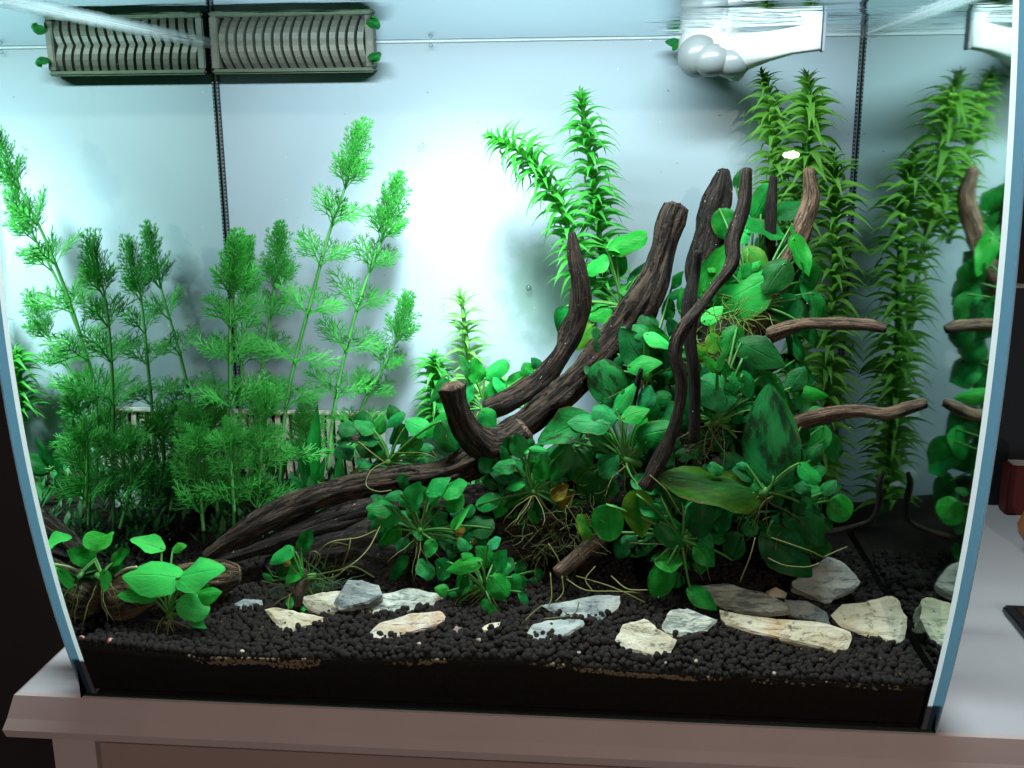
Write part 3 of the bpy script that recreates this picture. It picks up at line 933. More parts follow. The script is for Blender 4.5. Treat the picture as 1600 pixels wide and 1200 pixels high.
slate([(428, 800), (440, 770), (470, 762), (482, 776), (470, 800)], 52, mat_stone('pale_back_stone', (0.36, 0.42, 0.42), (0.52, 0.6, 0.62), (0.3, 0.35, 0.3), 0.2), 'pale bluish stone behind the log among the feathery stems', seed=19, thick=0.012)
# tiny chips
CH = []
for px, py in ((378, 1018), (655, 1006), (1040, 1036), (1088, 1034), (748, 1000), (905, 1020), (1210, 1052)):
    P = at_z(px, py, 0.05)
    for _ in range(3):
        P = at_z(px, py, ground(P.x, P.y)+0.0045)
    CH.append((P.x, P.y, P.z, random.uniform(0.0012, 0.0021)))
for i, c in enumerate(CH):
    o = balls('gravel_chip', [(0, 0, 0, c[3])], (ST_CREAM, ST_TAN, ST_GREY)[i % 3], 1, 40+i, 0.5)
    o.location = c[:3]
    tag(o, ('tiny pale chip on the pellets below the cream triangular slate', 'tiny chip just below the right end of the rusty slate', 'tiny pale chip left below the rough hexagonal slate', 'tiny chip right below the rough hexagonal slate', 'tiny chip near the pinkish stone, midway along the front', 'tiny chip below the smooth blue grey oval slate', 'tiny chip close to the front glass below the long tan slab')[i], 'stone', 'pale chips among the pellets')
for i, (px, py, lab) in enumerate(((133, 986, 'tiny pink snail touching the left glass, the higher of two'), (169, 1000, 'tiny orange pink snail on the soil, the lower of two'))):
    P = at_z(px, py, 0.052)
    o = balls('snail', [(0, 0, 0, 0.0026)], mat_plain('pink_shell', (0.62, 0.27, 0.20), 0.4, 0.4), 2, 60+i, 0.1)
    o.location = (max(P.x, -W_IN+0.004), front_y(0.05)+0.0095, ground(P.x, 0.0)+0.005)
    tag(o, lab, 'snail', 'pink snails')

# ------------------------------------------------------------------ broad leaf meshes (local: base at origin, tip at +Y length 1, width 1 along X, normal +Z)
def leaf_mesh(name, shape, curl, fold, wave, seed, nL=9, nW=6, notch=0.0):
    m = MB()
    def hw(t):
        if shape == 'ovate':
            return 0.5*(math.sin(math.pi*min(1, t**0.72))**0.72)*(1 - 0.10*t) if 0 < t < 1 else 0.0
        if shape == 'round':
            return 0.5*math.sqrt(max(0, 1-(2*t**0.92-1)**2))**0.9
        if shape == 'lance':
            return 0.5*math.sin(math.pi*t**0.85)**0.9 if 0 < t < 1 else 0.0
        return 0.5
    for i in range(nL+1):
        t = i/nL
        te = 0.5-0.5*math.cos(math.pi*t)
        w = hw(min(max(te, 0.0), 1.0))
        if i == 0:
            w = 0.02
        if i == nL:
            w = 0.006
        for k in range(nW+1):
            u = k/nW*2-1
            x = u*w
            z = -curl*te*te - fold*(1-abs(u))*0.0 + fold*abs(u)**1.6*w*2*0.5
            z += wave*abs(u)*math.sin(te*9+seed*2+(3 if u > 0 else 0))*w*2
            z += 0.03*noise.noise(Vector((x*4+seed, te*4, seed)))
            y = te - notch*(abs(u)**2)*(1-te)**3
            m.v.append((x, y, z))
    for i in range(nL):
        for k in range(nW):
            a = i*(nW+1)+k
            b = a+nW+1
            u0, u1 = k/nW, (k+1)/nW
            v0, v1 = i/nL, (i+1)/nL
            m.face((a, a+1, b+1, b), 0, ((u0, v0), (u1, v0), (u1, v1), (u0, v1)))
    return m.mesh(name, (), True)
BLADES = {}
def blade(kind, matkey):
    """mesh data shared by alike leaves"""
    key = (kind, matkey)
    if key not in BLADES:
        pr = {'a0': ('ovate', .18, -.30, .06, 1), 'a1': ('ovate', .28, -.18, .08, 2), 'a2': ('round', .20, -.38, .05, 3), 'a3': ('ovate', .08, .24, .10, 4),
              'a4': ('round', .34, -.34, .08, 5), 'arch': ('ovate', .46, -.36, .05, 6), 'roll': ('lance', .85, .5, .02, 7), 'cup': ('round', -.05, .42, .05, 8), 'lance': ('lance', .25, .15, .03, 9)}[kind]
        me = leaf_mesh('leaf_blade', pr[0], pr[1], pr[2], pr[3], pr[4], notch=0.10 if pr[0] == 'ovate' else 0.0)
        me.materials.append(LEAF[matkey] if isinstance(matkey, str) else matkey)
        BLADES[key] = me
    return BLADES[key]
def frame(a, n, L, Wd, pos):
    y = a.normalized()
    z = (n - y*n.dot(y)).normalized()
    x = y.cross(z)
    dep = (L+Wd)*0.5
    return Matrix(((x.x*Wd, y.x*L, z.x*dep, pos.x), (x.y*Wd, y.y*L, z.y*dep, pos.y), (x.z*Wd, y.z*L, z.z*dep, pos.z), (0, 0, 0, 1)))
NLEAF = 0
def put_leaf(root, crown, bx, by, tx, ty, w, Y, key='m', kind=None, lean=None, face=None, stalk=True):
    """bx,by: base in the photo; tx,ty: tip; w: apparent width in pixels"""
    global NLEAF
    NLEAF += 1
    rnd = random.Random(NLEAF*77+5)
    B = at(bx, by, Y)
    s = px2m(B)
    L = math.hypot(tx-bx, ty-by)*s
    lean = rnd.uniform(-0.45, 0.15) if lean is None else lean
    T = at(tx, ty, Y + lean*L)
    a = T-B
    v = (CAMP-B).normalized()
    if face is None:
        face = rnd.uniform(0.35, 0.75)
    n = Vector((rnd.uniform(-.3, .3), 0, 1))*(1-face) + v*face
    yv = a.normalized()
    nz = (n-yv*n.dot(yv)).normalized()
    xv = yv.cross(nz)
    # apparent width factor
    pa = (proj(T)-proj(B)).normalized()
    px_ = proj(B+xv*0.01)-proj(B)
    fac = abs(px_.x*pa.y-px_.y*pa.x)*s/0.01
    Wd = w*s/max(0.42, min(1.0, fac))*1.08
    if kind is None:
        kind = rnd.choice(('a0', 'a1', 'a2', 'a3', 'a0', 'a1'))
    M = frame(a, n, a.length*1.03, Wd, B)
    lf = ob('leaf', blade(kind, key), None, root, M)
    if stalk and crown is not None:
        mid = (crown+B)*0.5 + Vector((rnd.uniform(-.004, .004), rnd.uniform(-.003, .003), 0.25*(B-crown).length*rnd.uniform(.1, .7)))
        pts = []
        for i in range(7):
            t = i/6
            pts.append(crown*(1-t)**2 + mid*2*t*(1-t) + B*t*t)
        pts.append(B+a*0.06)
        mm = MB()
        r0 = 0.0013
        mm.tube(pts, [r0*(1-0.35*i/7) for i in range(8)], 5)
        ob('leaf_stalk', mm.mesh('leaf_stalk', (), True), M_STALK, root)
    return lf
def plant(label, crown, Y, leaves, cat='plant', name='broad_leaf_plant', group='broad leaved plants on the driftwood', rhizome=True, fill=None):
    if fill is None:
        fill = (26 if crown[0] < 800 else 54) if name == 'broad_leaf_plant' and 'small rooted' not in label and Y < .2 else 0
    C = at(crown[0], crown[1], Y)
    root = empty(name, tuple(C), label, cat, group)
    for q in leaves:
        d = dict(q[6]) if len(q) > 6 else {}
        bx, by, tx, ty, w, key = q[:6]
        yy = Y + d.pop('dy', 0.0)
        put_leaf(root, C, bx, by, tx, ty, w, yy, key, **d)
    if fill:
        rf = random.Random(int(crown[0]*3+crown[1]))
        for i in range(fill):
            a_ = rf.uniform(0, 6.28)
            rr_ = rf.uniform(8, 80)
            bx, by = crown[0]+math.cos(a_)*rr_, crown[1]-18+math.sin(a_)*rr_*.8
            ln_ = rf.uniform(17, 31)
            b_ = a_+rf.uniform(-.9, .9)
            put_leaf(root, C, bx, by, bx+math.cos(b_)*ln_, by+math.sin(b_)*ln_, ln_*rf.uniform(.7, .95), Y+rf.uniform(.002, .036), rf.choice('ddmmdbt'), kind=rf.choice(('a0', 'a2', 'a4', 'arch', 'a1')), stalk=i % 2 == 0)
    if rhizome:
        rnd = random.Random(int(crown[0]))
        mm = MB()
        pts = [C+Vector((rnd.uniform(-.012, .012), rnd.uniform(0, .006), -0.004)), C, C+Vector((rnd.uniform(-.01, .01), rnd.uniform(-.002, .006), 0.004))]
        mm.tube(pts, [.0026, .0034, .0022], 7)
        ob('rhizome', mm.mesh('rhizome', (), True), M_STALK, root)
        rm = MB()
        for i in range(7):
            p = C+Vector((rnd.uniform(-.006, .006), -0.001, -.002))
            pts = [p]
            d = Vector((rnd.uniform(-1, 1), rnd.uniform(-.7, .2), rnd.uniform(-1, -.1))).normalized()
            for k in range(6):
                d = (d+Vector((rnd.uniform(-.5, .5), rnd.uniform(-.3, .3), rnd.uniform(-.5, .2)))).normalized()
                pts.append(pts[-1]+d*0.006)
            rm.tube(pts, [.0005*(1-.1*k) for k in range(7)], 4)
        q = ob('roots', rm.mesh('roots', (), True), M_ROOT, root)
        q['kind'] = 'stuff'
    return root
K = lambda **k: k
plant('broad leaved plant behind the log, left of the cut stub', (608, 722), .165, [
    (630, 646, 601, 662, 18, 'm', K(kind='arch')), (668, 674, 637, 655, 32, 'b'), (632, 668, 606, 692, 28, 'd'), (628, 702, 656, 686, 28, 'b'), (584, 672, 556, 655, 22, 'm'),
    (662, 676, 702, 640, 24, 'b'), (688, 668, 702, 644, 24, 'm'), (688, 658, 713, 702, 38, 'd', K(dy=-.02)), (645, 715, 664, 707, 14, 'm'), (590, 690, 560, 684, 22, 'd'),
    (600, 700, 570, 712, 24, 'd'), (600, 722, 572, 740, 22, 'd'), (655, 730, 690, 722, 26, 'd'), (670, 712, 700, 735, 28, 'd'), (690, 735, 720, 725, 24, 'd'), (620, 735, 650, 742, 20, 'm')])
plant('spreading broad leaved plant in front of the long log', (656, 832), .088, [
    (668, 770, 697, 744, 24, 'b'), (692, 766, 725, 751, 28, 'b'), (694, 790, 719, 773, 24, 'b'), (640, 792, 655, 755, 34, 'b'), (628, 772, 600, 777, 17, 'm'),
    (612, 792, 574, 790, 27, 'm'), (622, 798, 591, 822, 28, 'b'), (623, 826, 589, 851, 24, 'b'), (641, 787, 624, 776, 20, 'm'), (666, 832, 644, 824, 22, 'm'),
    (676, 844, 668, 871, 22, 'b', K(dy=-.01)), (630, 866, 600, 907, 26, 'm', K(dy=.01)), (634, 880, 612, 912, 18, 'd', K(dy=.015)), (707, 828, 722, 801, 14, 'l', K(kind='roll', dy=-.01)),
    (736, 850, 716, 820, 30, 'w'), (768, 826, 726, 812, 38, 'd'), (690, 826, 672, 800, 30, 'd', K(dy=.012)), (700, 850, 690, 815, 26, 'd', K(dy=.012)), (740, 872, 760, 836, 34, 'd', K(dy=.02))])
plant('low bright clump of broad leaves nearest the centre stones', (757, 920), .058, [
    (750, 877, 699, 882, 26, 'b', K(kind='arch', face=.55)), (728, 900, 704, 922, 34, 'm'), (700, 878, 684, 906, 28, 'm', K(dy=.01)), (700, 924, 680, 918, 20, 'b'), (767, 900, 794, 931, 36, 'b', K(dy=-.008)),
    (799, 902, 819, 923, 24, 'b'), (776, 894, 789, 861, 28, 'b', K(dy=.012)), (771, 880, 751, 855, 26, 'm', K(dy=.015)), (768, 944, 741, 975, 38, 'b', K(dy=-.012, face=.7)), (722, 938, 733, 964, 22, 'm'),
    (705, 934, 722, 952, 24, 'd', K(dy=.01)), (813, 925, 823, 950, 14, 'm'), (790, 940, 806, 966, 26, 'd'), (740, 930, 714, 940, 24, 'd', K(dy=.015)), (720, 870, 700, 852, 26, 'd', K(dy=.03)), (806, 880, 820, 900, 22, 'd', K(dy=.03))])
plant('broad leaved plant right of the cut stub with small glossy leaves', (832, 768), .098, [
    (814, 714, 808, 681, 31, 't', K(face=.75)), (828, 702, 855, 703, 15, 'b', K(kind='arch')), (818, 706, 828, 699, 12, 'l'), (803, 727, 769, 727, 25, 't'), (819, 750, 790, 756, 18, 'b', K(kind='arch')),
    (817, 754, 850, 763, 22, 'b'), (747, 790, 783, 770, 28, 'b'), (813, 781, 784, 787, 16, 'm'), (846, 752, 845, 715, 27, 'b', K(face=.75, dy=-.004)), (886, 698, 861, 748, 36, 'm', K(dy=.006)),
    (900, 705, 925, 725, 36, 'd', K(dy=.01)), (822, 722, 834, 738, 20, 'm'), (800, 770, 780, 752, 24, 'd', K(dy=.012)), (790, 742, 770, 752, 26, 'd', K(dy=.014)), (860, 772, 884, 756, 26, 'w', K(dy=.002)),
    (872, 790, 892, 766, 22, 'w', K(dy=.0)), (850, 790, 826, 800, 24, 'd', K(dy=.008))])
plant('largest centre plant with long stalks fanning from one crown', (978, 718), .092, [
    (917, 656, 840, 688, 50, 'o', K(dy=.012, lean=.05, kind='a3')), (948, 662, 891, 652, 34, 't', K(face=.5)), (966, 655, 930, 637, 30, 't', K(dy=.006)), (974, 653, 1011, 635, 27, 'b'), (963, 642, 991, 598, 24, 'b', K(dy=.01, lean=.1)),
    (1004, 640, 1013, 603, 29, 't', K(dy=.012)), (992, 682, 1050, 668, 40, 'm', K(face=.75, kind='a2')), (980, 692, 1001, 655, 28, 'b', K(dy=.012)), (966, 690, 928, 675, 24, 'y', K(dy=.014)), (928, 728, 892, 736, 34, 'y', K(dy=.01)),
    (940, 742, 960, 707, 34, 't', K(dy=-.004)), (990, 750, 1031, 768, 30, 'm', K(dy=-.01)), (928, 738, 936, 794, 60, 'd', K(face=.8, lean=-.1)), (1010, 690, 1034, 712, 30, 'd', K(dy=.02)), (950, 690, 925, 705, 30, 'd', K(dy=.02)),
    (895, 690, 870, 672, 30, 'd', K(dy=.02)), (905, 742, 882, 724, 30, 'd', K(dy=.012)), (1000, 725, 1024, 742, 28, 'd', K(dy=.01)), (1035, 655, 1052, 630, 26, 'd', K(dy=.014))])
plant('shaded broad leaved plant beside the rising trunk with one curled leaf', (1010, 590), .128, [
    (1002, 566, 972, 514, 48, 'd', K(face=.75)), (984, 573, 1028, 562, 28, 'b', K(dy=-.012)), (970, 634, 938, 568, 58, 'o', K(face=.8, lean=0, kind='a2')), (1010, 522, 1053, 530, 22, 'l', K(kind='arch', lean=-.2, dy=-.004)), (1033, 562, 1020, 508, 42, 'm', K(face=.7)),
    (1048, 575, 1030, 538, 28, 'd'), (1044, 498, 1047, 463, 22, 'm', K(dy=.05)), (1068, 492, 1066, 450, 18, 'b', K(dy=.04)), (1044, 466, 1072, 449, 14, 'm', K(dy=.05)), (1050, 448, 1062, 424, 15, 'b', K(dy=.06)),
    (1020, 600, 1044, 616, 32, 'd', K(dy=.006)), (975, 560, 962, 590, 28, 'd', K(dy=.012)), (1040, 600, 1060, 566, 28, 'm', K(dy=.01)), (1002, 600, 980, 580, 30, 'd', K(dy=.01)), (1062, 535, 1050, 500, 24, 'd', K(dy=.03))])
plant('tall stalked broad leaved plant standing behind the thick trunk', (972, 480), .225, [
    (948, 388, 1004, 360, 30, 'b', K(face=.5)), (952, 384, 986, 388, 22, 'l', K(dy=.004)), (948, 406, 911, 418, 28, 'b'), (964, 398, 973, 432, 30, 'm', K(dy=.006)), (984, 442, 1017, 398, 24, 'd', K(kind='arch')),
    (970, 453, 1006, 450, 22, 'b'), (952, 480, 918, 493, 34, 'b'), (927, 508, 899, 542, 26, 'y'), (886, 478, 865, 512, 20, 'm', K(kind='roll')), (998, 430, 1020, 418, 18, 'm'), (930, 440, 912, 424, 22, 'd', K(dy=.01)),
    (920, 470, 900, 452, 20, 'm', K(dy=.01)), (1006, 470, 1024, 444, 22, 'm'), (940, 520, 920, 536, 22, 'y')])
plant('sunlit broad leaved plant between the cut stub and curved branch', (756, 640), .235, [
    (741, 592, 723, 557, 20, 'd', K(face=.3)), (745, 596, 743, 560, 27, 'b'), (757, 592, 790, 565, 25, 'b'), (800, 612, 813, 580, 27, 'm'), (846, 590, 820, 571, 24, 'm'), (754, 642, 776, 668, 30, 'b', K(dy=-.095)),
    (697, 590, 669, 627, 18, 'd'), (766, 640, 766, 600, 22, 'b'), (790, 612, 776, 590, 20, 'b'), (815, 612, 796, 600, 16, 'l'), (840, 640, 824, 622, 20, 'm', K(dy=-.02)), (720, 622, 735, 600, 22, 'm'), (700, 640, 682, 620, 24, 'm'),
    (775, 630, 790, 612, 20, 'b'), (845, 575, 832, 560, 16, 'd'), (705, 655, 722, 640, 22, 'b', K(dy=-.04))])
plant('dense clump of rounded teal leaves at the heart of the driftwood', (1118, 660), .098, [
    (1092, 592, 1150, 622, 52, 't', K(face=.6, kind='a2', lean=-.3)), (1156, 606, 1140, 578, 28, 'm'), (1160, 584, 1181, 626, 26, 'b', K(dy=.004)), (1120, 579, 1105, 558, 17, 'l', K(dy=-.004)), (1121, 579, 1129, 553, 14, 'l', K(dy=-.004)), (1134, 588, 1136, 568, 14, 'm'),
    (1151, 512, 1134, 555, 38, 'm', K(dy=.03, face=.7)), (1158, 536, 1224, 566, 50, 'd', K(dy=.02, face=.7)), (1234, 607, 1256, 573, 33, 'd', K(dy=.03)), (1188, 588, 1226, 637, 46, 'm', K(dy=.016)), (1239, 612, 1295, 613, 26, 'b', K(kind='arch', dy=.07)),
    (1176, 640, 1141, 656, 24, 'm'), (1119, 652, 1107, 622, 28, 'd'), (1080, 648, 1072, 590, 24, 't', K(dy=.006)), (1152, 656, 1139, 712, 44, 'd', K(dy=.01)), (1100, 690, 1085, 650, 34, 'd', K(dy=.015)), (1096, 640, 1076, 680, 30, 'd', K(dy=.02)),
    (1160, 560, 1178, 582, 28, 'd', K(dy=.01)), (1190, 560, 1170, 590, 30, 'd', K(dy=.02)), (1130, 550, 1115, 520, 26, 'y', K(dy=.03)), (1180, 620, 1160, 650, 30, 'd', K(dy=.012)), (1104, 560, 1085, 540, 24, 'y', K(dy=.02))])
plant('plant with the biggest algae spotted upright leaf facing the front glass', (1196, 770), .07, [
    (1208, 752, 1202, 606, 88, 'o', K(face=.86, lean=.12, kind='a0')), (1184, 772, 1042, 728, 62, 'z', K(face=.5, lean=-.15, kind='a1')), (1172, 784, 1201, 747, 32, 'd', K(dy=.008)), (1238, 712, 1231, 764, 26, 'm', K(dy=.006)), (1248, 724, 1285, 747, 24, 'b', K(dy=.002)),
    (1286, 667, 1260, 712, 42, 'b', K(face=.75, dy=.10)), (1293, 682, 1309, 722, 32, 'm', K(dy=.105)), (1266, 646, 1286, 636, 20, 'm', K(dy=.03)), (1160, 735, 1130, 708, 34, 'd', K(dy=.02)), (1250, 760, 1262, 792, 30, 'd', K(dy=.03)),
    (1120, 745, 1090, 770, 34, 'd', K(dy=.02)), (1262, 690, 1250, 668, 24, 'd', K(dy=.03))])
plant('broad dark leaves hanging low above the upturned grey slate', (1222, 800), .108, [
    (1238, 788, 1287, 852, 60, 'd', K(face=.75)), (1233, 828, 1284, 847, 38, 'm', K(dy=-.006)), (1198, 834, 1272, 897, 66, 'd', K(face=.7, dy=-.02, lean=-.3)), (1296, 782, 1331, 803, 42, 'b', K(dy=.028, face=.75)), (1200, 820, 1180, 850, 40, 'd', K(dy=.02)),
    (1240, 850, 1262, 880, 34, 'd', K(dy=.014)), (1180, 830, 1150, 820, 36, 'd', K(dy=.02)), (1270, 870, 1290, 845, 26, 'd', K(dy=.03))])
plant('loose plant with bright oval leaves right of the tan stub', (1065, 842), .068, [
    (947, 788, 953, 848, 48, 'b', K(face=.85, lean=-.1, kind='a2')), (994, 772, 1005, 842, 50, 'y', K(face=.8)), (1028, 814, 1072, 848, 42, 'm', K(face=.7)), (1088, 842, 1096, 788, 44, 'd', K(face=.8, kind='a2')), (1026, 876, 1070, 866, 36, 'b', K(dy=-.006)),
    (1089, 852, 1118, 882, 34, 'b', K(dy=-.004)), (1044, 880, 1021, 934, 40, 'b', K(face=.8, dy=-.008)), (1078, 920, 1121, 949, 30, 'b', K(dy=-.01)), (1146, 876, 1142, 836, 34, 'd', K(dy=.014)), (1066, 788, 1050, 740, 44, 'd', K(dy=.004)),
    (926, 836, 912, 806, 30, 'y', K(dy=.016)), (975, 848, 960, 870, 30, 'd', K(dy=.02)), (1020, 800, 1040, 780, 34, 'd', K(dy=.015)), (1110, 820, 1130, 800, 34, 'd', K(dy=.02)), (1000, 850, 1016, 866, 28, 'd', K(dy=.02)), (1064, 900, 1046, 916, 26, 'd', K(dy=.01))])
plant('high clump of wide leaves crowning the driftwood below the tan branch', (1176, 478), .190, [
    (1124, 326, 1142, 368, 40, 'm', K(dy=.04, face=.85, kind='a2')), (1098, 456, 1142, 378, 42, 'b', K(face=.45)), (1124, 478, 1208, 424, 76, 'b', K(face=.62, kind='a0', lean=-.2)), (1168, 388, 1202, 424, 32, 'y', K(dy=.01)), (1163, 354, 1230, 368, 30, 'm', K(dy=.03)),
    (1228, 410, 1193, 456, 48, 'd', K(dy=-.005, face=.7)), (1240, 372, 1264, 428, 30, 'b', K(dy=.02)), (1228, 472, 1270, 416, 36, 'm', K(dy=.03)), (1243, 468, 1203, 508, 48, 'm', K(face=.75)), (1172, 458, 1144, 504, 40, 'd', K(dy=.01)), (1269, 458, 1286, 502, 30, 'm', K(dy=.01)),
    (1245, 466, 1262, 498, 28, 'd', K(dy=.01)), (1244, 500, 1266, 526, 28, 'd', K(dy=-.01)), (1178, 344, 1202, 292, 38, 'm', K(dy=.055)), (1212, 337, 1248, 308, 28, 'd', K(dy=.06)), (1099, 502, 1127, 477, 24, 'l', K(dy=-.02)), (1092, 470, 1088, 440, 16, 'b', K(dy=.03)),
    (1150, 292, 1158, 266, 16, 'd', K(dy=.08)), (1158, 382, 1166, 358, 16, 'b', K(dy=.02)), (1215, 395, 1232, 378, 18, 'm', K(dy=.04)), (1150, 430, 1170, 396, 34, 'd', K(dy=.03)), (1200, 500, 1180, 520, 30, 'd', K(dy=.01)), (1198, 390, 1184, 372, 26, 'd', K(dy=.05)), (1130, 500, 1110, 520, 24, 'y', K(dy=.0))])
plant('bright fresh plant with the wide umbrella leaf at the front left', (264, 960), .030, [
    (280, 904, 195, 884, 58, 'l', K(kind='arch', face=.55, lean=-.2)), (280, 903, 336, 880, 40, 'l', K(kind='a1', face=.5)), (253, 858, 205, 841, 27, 'l', K(dy=.02)), (242, 930, 186, 924, 26, 'b', K(kind='a1')), (277, 938, 324, 954, 42, 'l', K(face=.7, dy=-.006)),
    (305, 932, 343, 922, 26, 'b', K(dy=.004)), (290, 902, 324, 910, 20, 'b'), (296, 964, 323, 978, 17, 'b', K(dy=-.004)), (270, 858, 287, 852, 15, 'l', K(dy=.03)), (214, 912, 186, 900, 24, 'y', K(dy=.01)), (262, 912, 240, 900, 26, 'm', K(dy=.02))],
    group='rosette plants at the front left', name='rosette_plant')
plant('small yellow green plant squeezed between left glass and cut log end', (162, 905), .026, [
    (137, 853, 168, 832, 17, 'l', K(dy=.02)), (140, 856, 121, 854, 10, 'l', K(dy=.02)), (176, 880, 198, 862, 20, 'b', K(dy=.02)), (164, 893, 158, 928, 19, 'l', K(dy=-.01)), (178, 900, 190, 880, 16, 'm', K(dy=.02)), (150, 890, 124, 872, 14, 'y', K(dy=.02)), (155, 900, 146, 880, 18, 'm', K(dy=.025))],
    group='rosette plants at the front left', name='rosette_plant')
pl = plant('small rooted plant with brown stem beside the cream stones', (474, 905), .062, [
    (471, 858, 487, 829, 25, 'm', K(dy=.006)), (456, 858, 419, 876, 23, 'b'), (462, 862, 448, 880, 20, 'd', K(dy=.006)), (471, 888, 447, 910, 23, 'b'), (444, 882, 434, 902, 15, 'd'), (452, 948, 458, 933, 14, 'l', K(dy=-.01, stalk=False)), (470, 952, 478, 944, 10, 'l', K(dy=-.012, stalk=False)),
    (425, 908, 412, 896, 12, 'm'), (452, 882, 440, 876, 12, 'w')])
C = at(474, 905, .062)
mm = MB(); mm.tube([at(468, 948, .052), at(466, 925, .056), at(473, 905, .061), at(476, 888, .064)], [.004, .0048, .0042, .002], 9)
ob('brown_stem', mm.mesh('brown_stem', (), True), WOODL, pl)

def extra(root_label, crown, Y, spots):
    r = [o for o in COL.objects if o.get('label') == root_label][0]
    C = at(crown[0], crown[1], Y)
    for bx, by, tx, ty, w, key, dy in spots:
        put_leaf(r, C, bx, by, tx, ty, w, Y+dy, key, lean=.25, face=.3)
extra('high clump of wide leaves crowning the driftwood below the tan branch', (1176, 478), .190, [
    (1250, 400, 1278, 426, 34, 'd', .02), (1254, 440, 1284, 466, 34, 'm', .02), (1238, 350, 1262, 372, 30, 'm', .035), (1258, 490, 1290, 520, 34, 'd', .01), (1240, 520, 1268, 546, 32, 'm', .01),
    (1200, 330, 1230, 350, 34, 'm', .05), (1210, 400, 1244, 420, 36, 'd', .05), (1216, 450, 1252, 470, 38, 'm', .04), (1222, 510, 1256, 535, 36, 'd', .03), (1190, 300, 1216, 318, 30, 'm', .07), (1230, 440, 1256, 452, 30, 'd', .05)])
extra('dense clump of rounded teal leaves at the heart of the driftwood', (1118, 660), .098, [
    (1250, 640, 1284, 668, 36, 'd', .09), (1256, 700, 1290, 730, 36, 'm', .095), (1246, 560, 1280, 584, 34, 'm', .1), (1262, 745, 1288, 772, 32, 'd', .09), (1236, 690, 1264, 712, 34, 'd', .1),
    (1226, 580, 1258, 606, 38, 'd', .08), (1224, 620, 1262, 648, 40, 'm', .07), (1230, 660, 1266, 690, 40, 'd', .07), (1226, 700, 1260, 736, 42, 'm', .07), (1220, 740, 1262, 770, 40, 'd', .06), (1236, 640, 1260, 620, 32, 'd', .09)])

# long thin runners / aerial roots as parts of their plants
def strand(paths, label, name='runner', rad=.0005, mat=None, cat='root'):
    P0 = at(*paths[0][0])
    r = empty(name, tuple(P0), label, cat)
    for pth in paths:
        q = catmull([tuple(at(*p)) for p in pth], max(10, len(pth)*5))
        mm = MB(); mm.tube([Vector(v) for v in q], rad, 5)
        ob('strand', mm.mesh('strand', (), True), mat or M_ROOT, r)
    return r
strand([[(478, 900, .06), (510, 895, .05), (545, 885, .045), (575, 858, .06), (594, 822, .08)], [(480, 892, .06), (500, 860, .05), (520, 846, .05), (560, 840, .06), (588, 828, .08)], [(478, 905, .058), (520, 902, .045), (550, 885, .05), (585, 902, .06)],
        [(505, 888, .055), (520, 850, .05), (545, 852, .055)], [(478, 888, .06), (488, 862, .05), (500, 870, .05), (492, 888, .05)], [(535, 886, .05), (545, 858, .05), (548, 840, .055)]], 'tangle of thin green runners right of the small rooted plant')
strand([[(150, 912, .045), (172, 904, .042), (195, 890, .038), (214, 886, .036)]], 'pale bare stalk lying across the front left plants', rad=.0011, mat=mat_simple_green('pale_stalk', (0.40, 0.42, 0.22), (0.5, 0.5, 0.3), .1))
strand([[(605, 720, .15), (580, 735, .13), (572, 758, .12), (590, 768, .115), (612, 766, .12)], [(615, 708, .15), (660, 708, .13), (682, 716, .13), (676, 705, .13)], [(560, 690, .16), (578, 705, .15), (600, 722, .15)]], 'pale looping roots on the long log')
strand([[(888, 905, .07), (870, 870, .075), (858, 850, .08)], [(860, 895, .06), (862, 930, .05), (858, 945, .045)], [(878, 900, .06), (880, 925, .055), (868, 940, .05)], [(885, 905, .06), (915, 922, .05), (960, 924, .045), (1000, 926, .05)], [(900, 900, .065), (950, 915, .05), (985, 930, .045), (1008, 942, .045)],
        [(848, 945, .04), (832, 958, .035), (815, 975, .03)], [(905, 940, .04), (895, 960, .035), (845, 968, .035)], [(955, 900, .06), (980, 920, .05), (1012, 922, .05)], [(925, 922, .05), (915, 905, .055), (930, 885, .06)], [(885, 790, .06), (900, 815, .06), (904, 846, .06)], [(1015, 742, .06), (1040, 765, .055), (1055, 790, .055), (1066, 806, .06)]],
       'thin pale roots hanging around the tan stub above the grey slate')
strand([[(1205, 840, .06), (1240, 852, .055), (1268, 862, .055), (1288, 872, .06)], [(1200, 872, .055), (1225, 883, .05), (1260, 886, .05), (1280, 880, .05)], [(1288, 870, .055), (1305, 862, .06), (1324, 854, .065)], [(1180, 840, .05), (1172, 870, .045), (1156, 910, .045)]], 'yellow green runners above the upturned grey slate at right')

# mossy tangle around the root base
def moss(centers, label, n, mat, seed, name='moss'):
    rnd = random.Random(seed)
    mm = MB()
    for i in range(n):
        px, py, Y, sx, sy = rnd.choice(centers)
        p = at(px+rnd.gauss(0, sx), py+rnd.gauss(0, sy), Y+rnd.gauss(0, .008))
        p.y = max(p.y, front_y(p.z)+.012)
        p.z = max(p.z, ground(p.x, p.y)+.002)
        d = Vector((rnd.uniform(-1, 1), rnd.uniform(-.6, .4), rnd.uniform(-.8, .8))).normalized()
        pts = [p]
        for k in range(5):
            d = (d+Vector((rnd.uniform(-.5, .5), rnd.uniform(-.4, .4), rnd.uniform(-.5, .4)))).normalized()
            pts.append(pts[-1]+d*rnd.uniform(.003, .006))
        mm.tube(pts, [.0005*(1-.12*k) for k in range(6)], 3, cap=False)
    o = ob(name, mm.mesh(name, (), True), mat)
    return tag(o, label, 'moss', kind='stuff')
moss([(880, 840, .09, 30, 25), (840, 850, .09, 25, 20), (930, 790, .1, 25, 15), (1110, 700, .1, 25, 20)], 'fine olive moss and root threads around the root base', 170, M_MOSS, 3)
